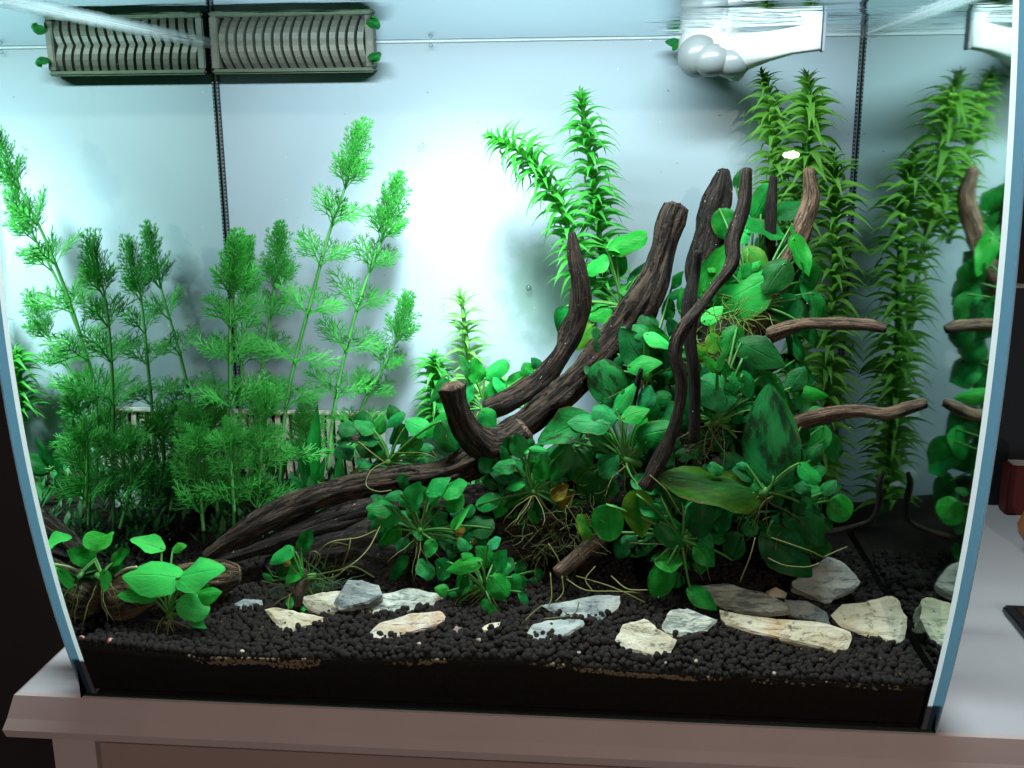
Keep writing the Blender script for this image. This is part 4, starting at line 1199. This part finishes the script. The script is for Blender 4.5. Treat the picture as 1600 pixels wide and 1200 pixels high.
moss([(1110, 535, .14, 16, 22), (1140, 500, .15, 14, 10), (1100, 560, .13, 12, 12)], 'yellowish moss tuft between the thin branches', 95, mat_simple_green('yellow_moss', (0.07, 0.13, 0.015), (0.14, 0.24, 0.03), .2), 4)
moss([(620, 745, .165, 40, 8), (480, 905, .075, 20, 8)], 'dark moss creeping on top of the long log', 160, mat_simple_green('dark_moss', (0.02, 0.09, 0.02), (0.04, 0.16, 0.03), .2), 5)

# ------------------------------------------------------------------ feathery stem plants
def feather_mesh(name, mat, spread, seed, dense=4):
    """a finely divided leaf along +Y, length 1"""
    rnd = random.Random(seed)
    m = MB()
    def rib(a, b, r0, r1):
        d = (b-a)
        z = Vector((0, 0, 1))
        x = d.cross(z)
        x = x.normalized() if x.length > 1e-6 else Vector((1, 0, 0))
        zz = x.cross(d).normalized()
        base = len(m.v)
        for p, r in ((a, r0), (b, r1)):
            m.v.extend([tuple(p+x*r), tuple(p-x*r), tuple(p+zz*r*0.7)])
        for k in range(3):
            k2 = (k+1) % 3
            m.face((base+k, base+k2, base+3+k2, base+3+k))
    def zc(y):
        return 0.10*math.sin(y*2.2)-0.16*y*y
    ys = [0.0] + [0.30+0.70*i/dense for i in range(dense+1)]
    pts = [Vector((0.02*math.sin(y*9+seed), y, zc(y))) for y in ys]
    for a, b in zip(pts, pts[1:]):
        rib(a, b, 0.019, 0.015)
    for i in range(1, dense+1):
        p = pts[i]
        for s in (-1, 1):
            ln = (0.50-0.30*(i-1)/dense)*spread*rnd.uniform(.85, 1.12)
            ang = math.radians(rnd.uniform(30, 46))
            q = p+Vector((s*math.sin(ang)*ln, math.cos(ang)*ln, -0.05*ln+rnd.uniform(-.03, .03)))
            mid = p.lerp(q, .42)
            rib(p, q, 0.016, 0.010)
            for s2 in (-1, 1):
                a2 = ang*s+math.radians(27*s2)
                l2 = ln*rnd.uniform(.45, .60)
                r = mid+Vector((math.sin(a2)*l2, math.cos(a2)*l2, rnd.uniform(-.02, .03)))
                rib(mid, r, 0.014, 0.008)
    return m.mesh(name, (mat,))
FEATH = [feather_mesh('feather_leaf', M_FEATHER, 1.0, s) for s in range(3)]
FTIP = [feather_mesh('feather_tip_leaf', M_FTIP, 0.70, 10+s, 4) for s in range(2)]
def feathery(path, label, rnd_seed, span=44, per=8, gap=58, tiplen=62, zfloor=True):
    """path: (px, py, Y) from the tip down to the soil"""
    rnd = random.Random(rnd_seed)
    q = catmull([tuple(at(*p)) for p in path], 60)
    P = [Vector(v) for v in q]
    base = P[-1]
    root = empty('feathery_stem_plant', tuple(base), label, 'plant', 'feathery stem plants on the left')
    s = px2m(P[0])
    mm = MB()
    mm.tube(P[::2]+[P[-1]], [.0007+.0010*min(1, i/14) for i in range(len(P[::2])+1)], 6)
    ob('stem', mm.mesh('stem', (), True), M_FSTEM, root)
    L = [0]
    for a, b in zip(P, P[1:]):
        L.append(L[-1]+(b-a).length)
    def along(d):
        for i in range(len(P)-1):
            if d <= L[i+1]:
                t = (d-L[i])/(L[i+1]-L[i])
                return P[i].lerp(P[i+1], t), (P[i]-P[i+1]).normalized()
        return P[-1], (P[-2]-P[-1]).normalized()
    d = 0.002
    k = 0
    while d < L[-1]-0.006:
        C, up = along(d)
        x = up.cross(Vector((0.1, 1, 0.05))).normalized()
        y = up.cross(x)
        tip = d < tiplen*s
        n = 8 if tip else per
        open_ = min(1, d/(gap*s*3.2))
        if tip:
            el = math.radians(80-36*d/(tiplen*s))
        elif d < gap*s*4:
            el = math.radians(62-34*min(1, (d/s-tiplen)/(gap*4-tiplen)))
        else:
            el = math.radians(rnd.uniform(10, 34))
        ph = rnd.uniform(0, 6.28)
        ln = (0.86*span*s if tip else (0.78+0.22*open_)*span*s*(1.18+.16*min(1, d/(gap*s*5))))
        for j in range(n):
            a = ph+2*math.pi*j/n+rnd.uniform(-.15, .15)
            e = el+rnd.uniform(-.16, .16)
            dirv = (x*math.cos(a)+y*math.sin(a))*math.cos(e)+up*math.sin(e)
            lf = (FTIP if tip else FEATH)[rnd.randrange(2 if tip else 3)]
            l_ = ln*rnd.uniform(.85, 1.12)
            if (C+dirv*l_).y > DEP-.004:
                l_ *= .5
            M = frame(dirv, up*.8+(CAMP-C).normalized()*.75, l_, l_*(0.95 if not tip else .9), C)
            ob('leaf', lf, None, root, M)
        d += gap*s*(0.23 if tip else (0.62+0.50*open_))*rnd.uniform(.9, 1.1)
        k += 1
    return root
feathery([(366, 404, .205), (360, 480, .203), (359, 560, .198), (361, 660, .19), (364, 760, .18), (366, 850, .172)], 'upright feathery stem in front of the corner seam', 1, span=58, per=9, gap=66)
feathery([(386, 402, .258), (382, 470, .257), (378, 560, .25), (374, 680, .24), (370, 790, .22)], 'feathery stem half hidden behind the upright front one', 2, span=46, per=7)
feathery([(436, 382, .322), (428, 460, .32), (412, 560, .318), (398, 650, .31), (390, 745, .30)], 'feathery stem with bushy tip close to the back panel', 3, span=48, per=7)
feathery([(556, 226, .25), (540, 290, .25), (512, 372, .25), (486, 470, .248), (462, 560, .24), (445, 650, .23), (436, 760, .21)], 'tallest feathery stem, leaning to the right', 4, span=54, per=8, gap=74, tiplen=70)
feathery([(613, 312, .30), (598, 370, .30), (568, 450, .30), (540, 550, .298), (522, 640, .29), (512, 735, .28)], 'second tallest feathery stem, right of the tallest one', 5, span=56, per=7, gap=72)
feathery([(632, 488, .315), (620, 530, .315), (590, 590, .315), (565, 640, .31), (548, 720, .30)], 'short feathery stem, rightmost of the feathery group', 6, span=46, per=7, gap=60, tiplen=52)
feathery([(412, 640, .19), (408, 700, .186), (404, 770, .18), (400, 830, .17)], 'low bushy feathery shoot behind the front of the log', 7, span=56, per=7, gap=54, tiplen=20)
feathery([(330, 655, .24), (334, 720, .235), (340, 800, .22)], 'low feathery shoot left of the upright stem', 8, span=56, per=7, gap=54, tiplen=20)
feathery([(310, 700, .17), (312, 760, .165), (318, 830, .15)], 'feathery sideshoot spreading low beside the left glass', 10, span=54, per=7, gap=52, tiplen=16)

feathery([(478, 668, .27), (474, 715, .262), (470, 770, .25)], 'low feathery shoot beneath the tallest stem', 9, span=56, per=7, gap=52, tiplen=20)
feathery([(300, 668, .20), (303, 730, .195), (308, 800, .18)], 'low feathery shoot between the upright stem and left glass', 12, span=56, per=7, gap=52, tiplen=20)
feathery([(360, 690, .16), (362, 745, .155), (366, 800, .15)], 'low feathery shoot in front of the upright stem', 13, span=52, per=7, gap=50, tiplen=16)

# ------------------------------------------------------------------ waterweed stems
def weed_leaf(name, mat, recurve, wid):
    m = MB()
    n = 6
    for i in range(n+1):
        t = i/n
        w = wid*(0.72+0.28*math.sin(math.pi*min(1, t*1.3)))*max(0.04, 1-t**3.2)
        z = 0.20*math.sin(t*2.6)-recurve*t**2.4
        y = t*(1-0.22*recurve*t*t)
        for u in (-1, 0, 1):
            m.v.append((u*w, y, z-(0.05*wid*3 if u == 0 else 0)))
    for i in range(n):
        for k in range(2):
            a = i*3+k
            m.face((a, a+1, a+4, a+3))
    return m.mesh(name, (mat,), True)
WL = [weed_leaf('weed_leaf', M_WEED, .66, .095), weed_leaf('weed_leaf', M_WEED, .42, .085)]
WLY = [weed_leaf('weed_leaf', M_WEEDY, .66, .105), weed_leaf('weed_leaf', M_WEEDY, .42, .095)]
WLP = [weed_leaf('pale_leaf', M_PALE, .35, .085), weed_leaf('pale_leaf', M_PALE, .15, .08)]
def weed(path, label, seed, leaves, span=44, gap=13, per=5, tiplen=46, stem=M_WEED, name='waterweed_stem', group='waterweed stems', open_el=18):
    rnd = random.Random(seed)
    per += 2
    gap *= .86
    P = [Vector(v) for v in catmull([tuple(at(*p)) for p in path], 60)]
    root = empty(name, tuple(P[-1]), label, 'plant', group)
    s = px2m(P[0])
    mm = MB(); mm.tube(P[::2]+[P[-1]], [.0012+.0010*min(1, i/8) for i in range(len(P[::2])+1)], 6)
    ob('stem', mm.mesh('stem', (), True), stem, root)
    L = [0]
    for a, b in zip(P, P[1:]):
        L.append(L[-1]+(b-a).length)
    d = 0.001
    while d < L[-1]-.004:
        i = max(k for k in range(len(P)-1) if L[k] <= d)
        C = P[i].lerp(P[i+1], (d-L[i])/(L[i+1]-L[i]))
        up = (P[i]-P[i+1]).normalized()
        x = up.cross(Vector((0.1, 1, .05))).normalized(); y = up.cross(x)
        f = min(1, d/(tiplen*s))
        ph = rnd.uniform(0, 6.28)
        for j in range(per):
            a = ph+2*math.pi*j/per+rnd.uniform(-.2, .2)
            e = math.radians(80-(80-open_el)*f**.7+rnd.uniform(-18, 18))
            dirv = (x*math.cos(a)+y*math.sin(a))*math.cos(e)+up*math.sin(e)
            l_ = 1.2*span*s*(.38+.62*f)*rnd.uniform(.8, 1.12)
            if (C+dirv*l_).y > DEP-.003:
                l_ *= .6
            ob('leaf', rnd.choice(leaves), None, root, frame(dirv, up*.9+(CAMP-C).normalized()*.55, l_, l_*rnd.uniform(.85, 1.15), C))
        d += gap*s*(.40+.60*f)*rnd.uniform(.65, 1.35)
    return root
weed([(768, 214, .262), (800, 228, .262), (835, 255, .262), (862, 295, .262), (884, 345, .262), (905, 420, .262), (925, 480, .262)], 'waterweed stem bending left above the curved branch', 21, WL, span=46, gap=14, per=5)
weed([(908, 152, .285), (914, 200, .285), (924, 260, .285), (934, 340, .285), (942, 430, .285), (950, 520, .28)], 'waterweed stem rising straight behind the curved branch', 22, WL, span=46, gap=14, per=5)
weed([(1192, 118, .30), (1204, 160, .30), (1210, 230, .30), (1214, 300, .30), (1218, 380, .30)], 'olive waterweed stem, leftmost of those below the water outlet', 23, WLY, span=42, gap=15, per=5)
weed([(1262, 128, .278), (1266, 170, .28), (1262, 220, .285), (1256, 290, .29), (1252, 360, .29)], 'olive waterweed tip with broad leaves nearest the bright outlet', 24, WLY, span=52, gap=16, per=5)
weed([(1300, 246, .29), (1306, 330, .287), (1302, 430, .282), (1296, 520, .275), (1290, 620, .272), (1284, 720, .27), (1280, 800, .27)], 'long olive waterweed stem in the right back corner', 25, WLY, span=52, gap=17, per=5)
weed([(1240, 300, .315), (1246, 380, .312), (1250, 470, .31), (1250, 560, .31), (1248, 650, .31), (1246, 740, .3)], 'olive waterweed stem behind the tan curved branch', 26, WLY, span=40, gap=20, per=4)
weed([(720, 462, .315), (725, 500, .315), (731, 550, .315), (735, 600, .315), (738, 650, .315)], 'pale slender stem plant before the bright glare on the panel', 27, WLP, span=40, gap=19, per=4, tiplen=30, stem=M_PALE, name='pale_stem_plant', group='small stem plants near the back panel', open_el=14)
weed([(679, 560, .318), (680, 590, .318), (681, 630, .318), (682, 670, .318)], 'bushy green stem plant left of the cut stub', 28, WL, span=38, gap=11, per=6, tiplen=16, name='pale_stem_plant', group='small stem plants near the back panel')
weed([(775, 582, .31), (777, 610, .31), (780, 650, .31)], 'small pale stem plant behind the curved branch foot', 29, WLP, span=30, gap=13, per=5, tiplen=16, stem=M_PALE, name='pale_stem_plant', group='small stem plants near the back panel')

# strap leaved plants in the back left
def rosette(label, crown, Y, leaves):
    return plant(label, crown, Y, leaves, name='strap_leaf_plant', group='strap leaved plants behind the log', rhizome=False)
rosette('strap leaved plant with one tall dark leaf before the lower grille', (484, 772), .22, [
    (486, 765, 494, 640, 22, 'm', K(kind='lance', lean=0, dy=.02)), (480, 770, 470, 690, 16, 'd', K(kind='lance')), (492, 772, 505, 720, 14, 'm', K(kind='lance')), (478, 772, 455, 740, 14, 'b', K(kind='lance')), (488, 775, 484, 745, 14, 'd', K(kind='lance', dy=-.02))])
rosette('low strap leaved plant with a reddish leaf on the log rim', (535, 772), .175, [
    (533, 768, 530, 712, 14, 'b', K(kind='lance')), (545, 766, 556, 734, 16, 'w', K(kind='lance')), (526, 772, 520, 742, 10, 'b', K(kind='lance')), (540, 770, 546, 742, 11, 'b', K(kind='lance')), (515, 778, 498, 750, 10, 'm', K(kind='lance')), (505, 775, 470, 762, 10, 'y', K(kind='lance')), (550, 770, 575, 752, 12, 'm', K(kind='lance')), (528, 775, 510, 760, 10, 'b', K(kind='lance'))])
rosette('dark strap leaved plant deep among the feathery stems', (420, 770), .29, [
    (420, 768, 424, 700, 15, 'd', K(kind='lance')), (412, 770, 396, 720, 15, 'd', K(kind='lance')), (428, 770, 446, 716, 14, 'm', K(kind='lance')), (405, 775, 380, 740, 13, 'd', K(kind='lance')), (430, 775, 452, 748, 12, 'm', K(kind='lance'))])
rosette('strap leaved plant crowding the foot of the feathery stems', (350, 800), .25, [
    (350, 798, 346, 730, 14, 'd', K(kind='lance')), (358, 800, 372, 740, 14, 'd', K(kind='lance')), (344, 802, 322, 756, 13, 'm', K(kind='lance')), (362, 805, 392, 765, 13, 'd', K(kind='lance')), (350, 805, 336, 780, 12, 'd', K(kind='lance'))])
rosette('broad dark leaf plant under the lower grille end', (590, 745), .27, [
    (588, 742, 560, 715, 18, 'd'), (592, 742, 602, 700, 20, 'd'), (598, 745, 628, 720, 20, 'd'), (584, 748, 556, 740, 18, 'm'), (600, 750, 625, 745, 16, 'm')])
# green carpet of tiny leaves at the foot of the back left plants
mm = MB()
rnd = random.Random(9)
for i in range(900):
    x = rnd.uniform(-.29, .02); y = rnd.uniform(.15, .345)
    z = ground(x, y)
    a = rnd.uniform(0, 6.28); l = rnd.uniform(.008, .026); w = l*rnd.uniform(.06, .14)
    d = Vector((math.cos(a)*.6, math.sin(a)*.6, rnd.uniform(.5, 1.2))).normalized()*l
    s_ = Vector((-math.sin(a), math.cos(a), 0))*w
    b = Vector((x, y, z))
    i0 = len(mm.v)
    mm.v += [tuple(b-s_*.3), tuple(b+s_*.3), tuple(b+d*.55+s_), tuple(b+d*.55-s_), tuple(b+d-Vector((0, 0, l*.1)))]
    mm.face((i0, i0+1, i0+2, i0+3)); mm.face((i0+3, i0+2, i0+4))
tag(ob('ground_cover', mm.mesh('ground_cover', (), True), mat_simple_green('carpet_leaf', (0.015, 0.13, 0.03), (0.03, 0.22, 0.04), .3)), 'low green leaf carpet under the feathery stems', 'ground cover', kind='stuff')

# ------------------------------------------------------------------ filter grilles on the back panel
def grille(label, x0, y0, x1, y1, n, slant, frame_mat, slat_mat, deep, bottom_mat, name='filter_grille', top_clip=None, slotfrac=.42):
    A, B = at(x0, y0, DEP), at(x1, y1, DEP)
    xa, xb, zt, zb = A.x, B.x, A.z, B.z
    if top_clip:
        zt = top_clip
    root = empty(name, ((xa+xb)/2, DEP, zb), label, 'grille')
    f = .0045
    rbox('recess', (xa+f, DEP-.002, zb+f), (xb-f, DEP+.0004, zt-f), M_GRILLED, root, .0003)
    rbox('frame', (xa, DEP-deep, zb), (xb, DEP+.0004, zb+f), bottom_mat, root, .0015)
    rbox('frame', (xa, DEP-deep, zt-f), (xb, DEP+.0004, zt), frame_mat, root, .0015)
    rbox('frame', (xa, DEP-deep+.0004, zb+f+.0001), (xa+f*1.6, DEP+.0004, zt-f-.0001), frame_mat, root, .001)
    rbox('frame', (xb-f*1.6, DEP-deep+.0004, zb+f+.0001), (xb, DEP+.0004, zt-f-.0001), frame_mat, root, .001)
    pitch = (xb-xa-f*3.2)/n
    w = pitch*(1-slotfrac)
    m = MB()
    h = zt-zb-2*f-.0004
    K_ = 6
    for i in range(K_+1):
        t = i/K_
        bow = deep*.75*math.sin(math.pi*(.12+.80*t))
        xo = slant*(1-t)**1.4
        for sx in (-w/2, w/2):
            m.v += [(xo+sx, -.002-bow, h*t), (xo+sx, -.0005, h*t)]
    for i in range(K_):
        a, c = 4*i, 4*i+4
        for q in ((0, 2), (2, 3), (3, 1), (1, 0)):
            m.face((a+q[0], a+q[1], c+q[1], c+q[0]))
    m.face((0, 1, 3, 2)); m.face([4*K_+k for k in (0, 2, 3, 1)])
    me = m.mesh('slat', (slat_mat,))
    for i in range(n):
        ob('slat', me, None, root, Matrix.Translation((xa+f*1.6+pitch*(i+.5)-slant*.4, DEP-.0002, zb+f+.0002)))
    return root
grille('grey slotted overflow grille at the water line, upper left of the back panel', 337, 60, 590, 114, 16, .006, M_GRILLE, M_GRILLE, .016, M_GRILLEG, top_clip=ZW+.012, slotfrac=.34)
grille('white slotted filter grille near the bottom behind the feathery stems', 352, 638, 606, 764, 17, .002, M_GRILLEW, M_GRILLEW, .007, M_GRILLEW, slotfrac=.42)

# ------------------------------------------------------------------ water outlet
def outlet():
    C = at(1105, 78, .315)
    root = empty('water_outlet', (C.x, DEP, C.z), 'white plastic water outlet with ball joint and flat spout, upper right', 'outlet')
    grey = mat_plain('white_plastic_shaded', (0.20, 0.23, 0.24), 0.3, 0.5, 40, 0.3, 0.05)  # outlet plastic darkened to carry the shade on the downward-facing bulbs
    def ball(name, px, py, Y, r, sx=1, sz=1):
        P = at(px, py, Y)
        s = px2m(P)*r
        bm = bmesh.new()
        bmesh.ops.create_uvsphere(bm, u_segments=28, v_segments=18, radius=1)
        me = bpy.data.meshes.new(name); bm.to_mesh(me); bm.free()
        me.polygons.foreach_set('use_smooth', [True]*len(me.polygons))
        return ob(name, me, grey if name == 'nozzle_bulb' else M_PLASTIC, root, Matrix.Translation(P) @ Matrix.Diagonal((s*sx, s*1.0, s*sz, 1)))
    ball('ball_joint', 1106, 72, .325, 46, 1.0, 0.85)
    ball('elbow', 1136, 84, .305, 38, 1.05, 0.9)
    ball('nozzle_bulb', 1092, 88, .300, 33)
    ball('nozzle_bulb', 1112, 94, .290, 27, 1.1, .95)
    ball('nozzle_bulb', 1142, 98, .292, 26, 1.2, .9)
    # collar rings
    P = at(1106, 72, .325)
    for k, (px, py, Y, r) in enumerate(((1146, 86, .300, 35),)):
        Q = at(px, py, Y)
        m = MB()
        s = px2m(Q)
        n = 28
        ax = Vector((.75, -.55, .1)).normalized()
        u = ax.cross(Vector((0, 0, 1))).normalized(); v = ax.cross(u)
        pts = [Q+(u*math.cos(2*math.pi*i/n)+v*math.sin(2*math.pi*i/n))*r*s for i in range(n+1)]
        m.tube(pts, s*5.5, 8, cap=False)
        ob('collar', m.mesh('collar', (), True), M_PLASTIC, root)
    # flat spout: lofted ellipses that flatten and widen
    secs = [(1140, 84, .300, 32, 30), (1170, 80, .290, 28, 30), (1205, 72, .276, 22, 26), (1240, 64, .262, 20, 26), (1284, 56, .246, 22, 26)]
    m = MB()
    n = 24
    for px, py, Y, hz, wd in secs:
        Q = at(px, py, Y)
        s = px2m(Q)
        t = (px-1140)/144
        for k in range(n):
            a = 2*math.pi*k/n
            p = 2/(1+3*t)
            c_, s_ = math.cos(a), math.sin(a)
            c2 = math.copysign(abs(c_)**(p/2 if t > .3 else 1), c_)
            s2 = math.copysign(abs(s_)**(p/2 if t > .3 else 1), s_)
            th = 1-.55*t
            m.v.append((Q.x + c2*wd*s*.25*th, Q.y + c2*wd*s*.9*th, Q.z + s2*hz*s))
    for i in range(len(secs)-1):
        for k in range(n):
            k2 = (k+1) % n
            m.face((i*n+k, i*n+k2, (i+1)*n+k2, (i+1)*n+k))
    m.face([k for k in range(n)][::-1]); m.face([(len(secs)-1)*n+k for k in range(n)])
    me = m.mesh('spout', (M_PLASTIC,), True)
    bm = bmesh.new(); bm.from_mesh(me); bmesh.ops.recalc_face_normals(bm, faces=bm.faces); bm.to_mesh(me); bm.free()
    sp_ = ob('spout', me, None, root)
    Q = at(1284, 56, .246); s = px2m(Q)
    rbox('spout_lip', (Q.x, Q.y-.0062, Q.z-24*s), (Q.x+.0022, Q.y+.0062, Q.z+24*s), M_BEADS, sp_, .0006)
    m = MB(); m.tube([at(1106, 72, .325), at(1106, 66, .3555)], px2m(P)*26, 20)
    ob('pipe', m.mesh('pipe', (), True), M_PLASTIC, root)
    return root
outlet()
# floating leaf scraps at the water line
for px, py, lab in ((1052, 62, 'torn green leaf scrap caught on the left of the outlet'), (586, 82, 'green leaf scrap at the right end of the upper grille')):
    P = at(px, py, .335)
    r = empty('leaf_scrap', tuple(P), lab, 'leaf')
    put_leaf(r, None, px+8, py+4, px-12, py+2, 14, .335, 'd', stalk=False)
    put_leaf(r, None, px+6, py+6, px-2, py+16, 10, .333, 'm', stalk=False)

# fine debris drifting in the water
rnd = random.Random(31)
dust = []
for i in range(170):
    x, y, z = rnd.uniform(-.28, .28), rnd.uniform(-.02, .33), rnd.uniform(.07, .47)
    if y > front_y(z)+.01:
        dust.append((x, y, z, rnd.uniform(.00018, .00042)))
tag(balls('suspended_specks', dust, mat_plain('pale_speck', (.55, .6, .52), .8, .2), 1, 8), 'tiny pale specks drifting in the water', 'debris', kind='stuff')
# scraps of plant debris on the soil
scr = []
for i in range(90):
    x, y = rnd.uniform(-.28, .28), rnd.uniform(-.03, .13)
    z = ground(x, y)+.0045
    if y > front_y(z)+.012:
        scr.append((x, y, z, rnd.uniform(.0006, .0015)))
tag(balls('plant_scraps', scr, mat_plain('brown_scrap', (.12, .085, .035), .9, .1), 1, 12, .9), 'brown crumbs of plant debris on the soil', 'debris', kind='stuff')

# bubbles
t = NT('bubble_film')
fr = t.n('LayerWeight', {'Blend': .35})
mx = t.n('MixShader', {0: fr.outputs['Facing']}); t.put(mx.inputs[1], t.n('BsdfTransparent')); t.put(mx.inputs[2], t.n('BsdfGlossy', {'Color': (.25, .45, .4), 'Roughness': .08}))
M_BUB = t.end(mx)
for i, (px, py, r, lab) in enumerate(((826, 450, 4.6, 'largest round air bubble on the panel left of the curved branch'), (673, 71, 3.4, 'small air bubble at the bright water line'), (661, 226, 2.6, 'tiny bubble on the panel right of the tallest stem'), (655, 230, 2.0, 'tiniest bubble paired with another on the panel'), (693, 476, 2.2, 'tiny dark bubble beside the pale slender stem'))):
    P = at(px, py, DEP-.004)
    bm = bmesh.new(); bmesh.ops.create_uvsphere(bm, u_segments=16, v_segments=10, radius=r*px2m(P))
    me = bpy.data.meshes.new('bubble'); bm.to_mesh(me); bm.free()
    me.polygons.foreach_set('use_smooth', [True]*len(me.polygons))
    o = ob('bubble', me, M_BUB); o.location = P
    tag(o, lab, 'bubble', 'air bubbles on the back panel')
print('objects', len(bpy.data.objects), 'leaves', NLEAF)
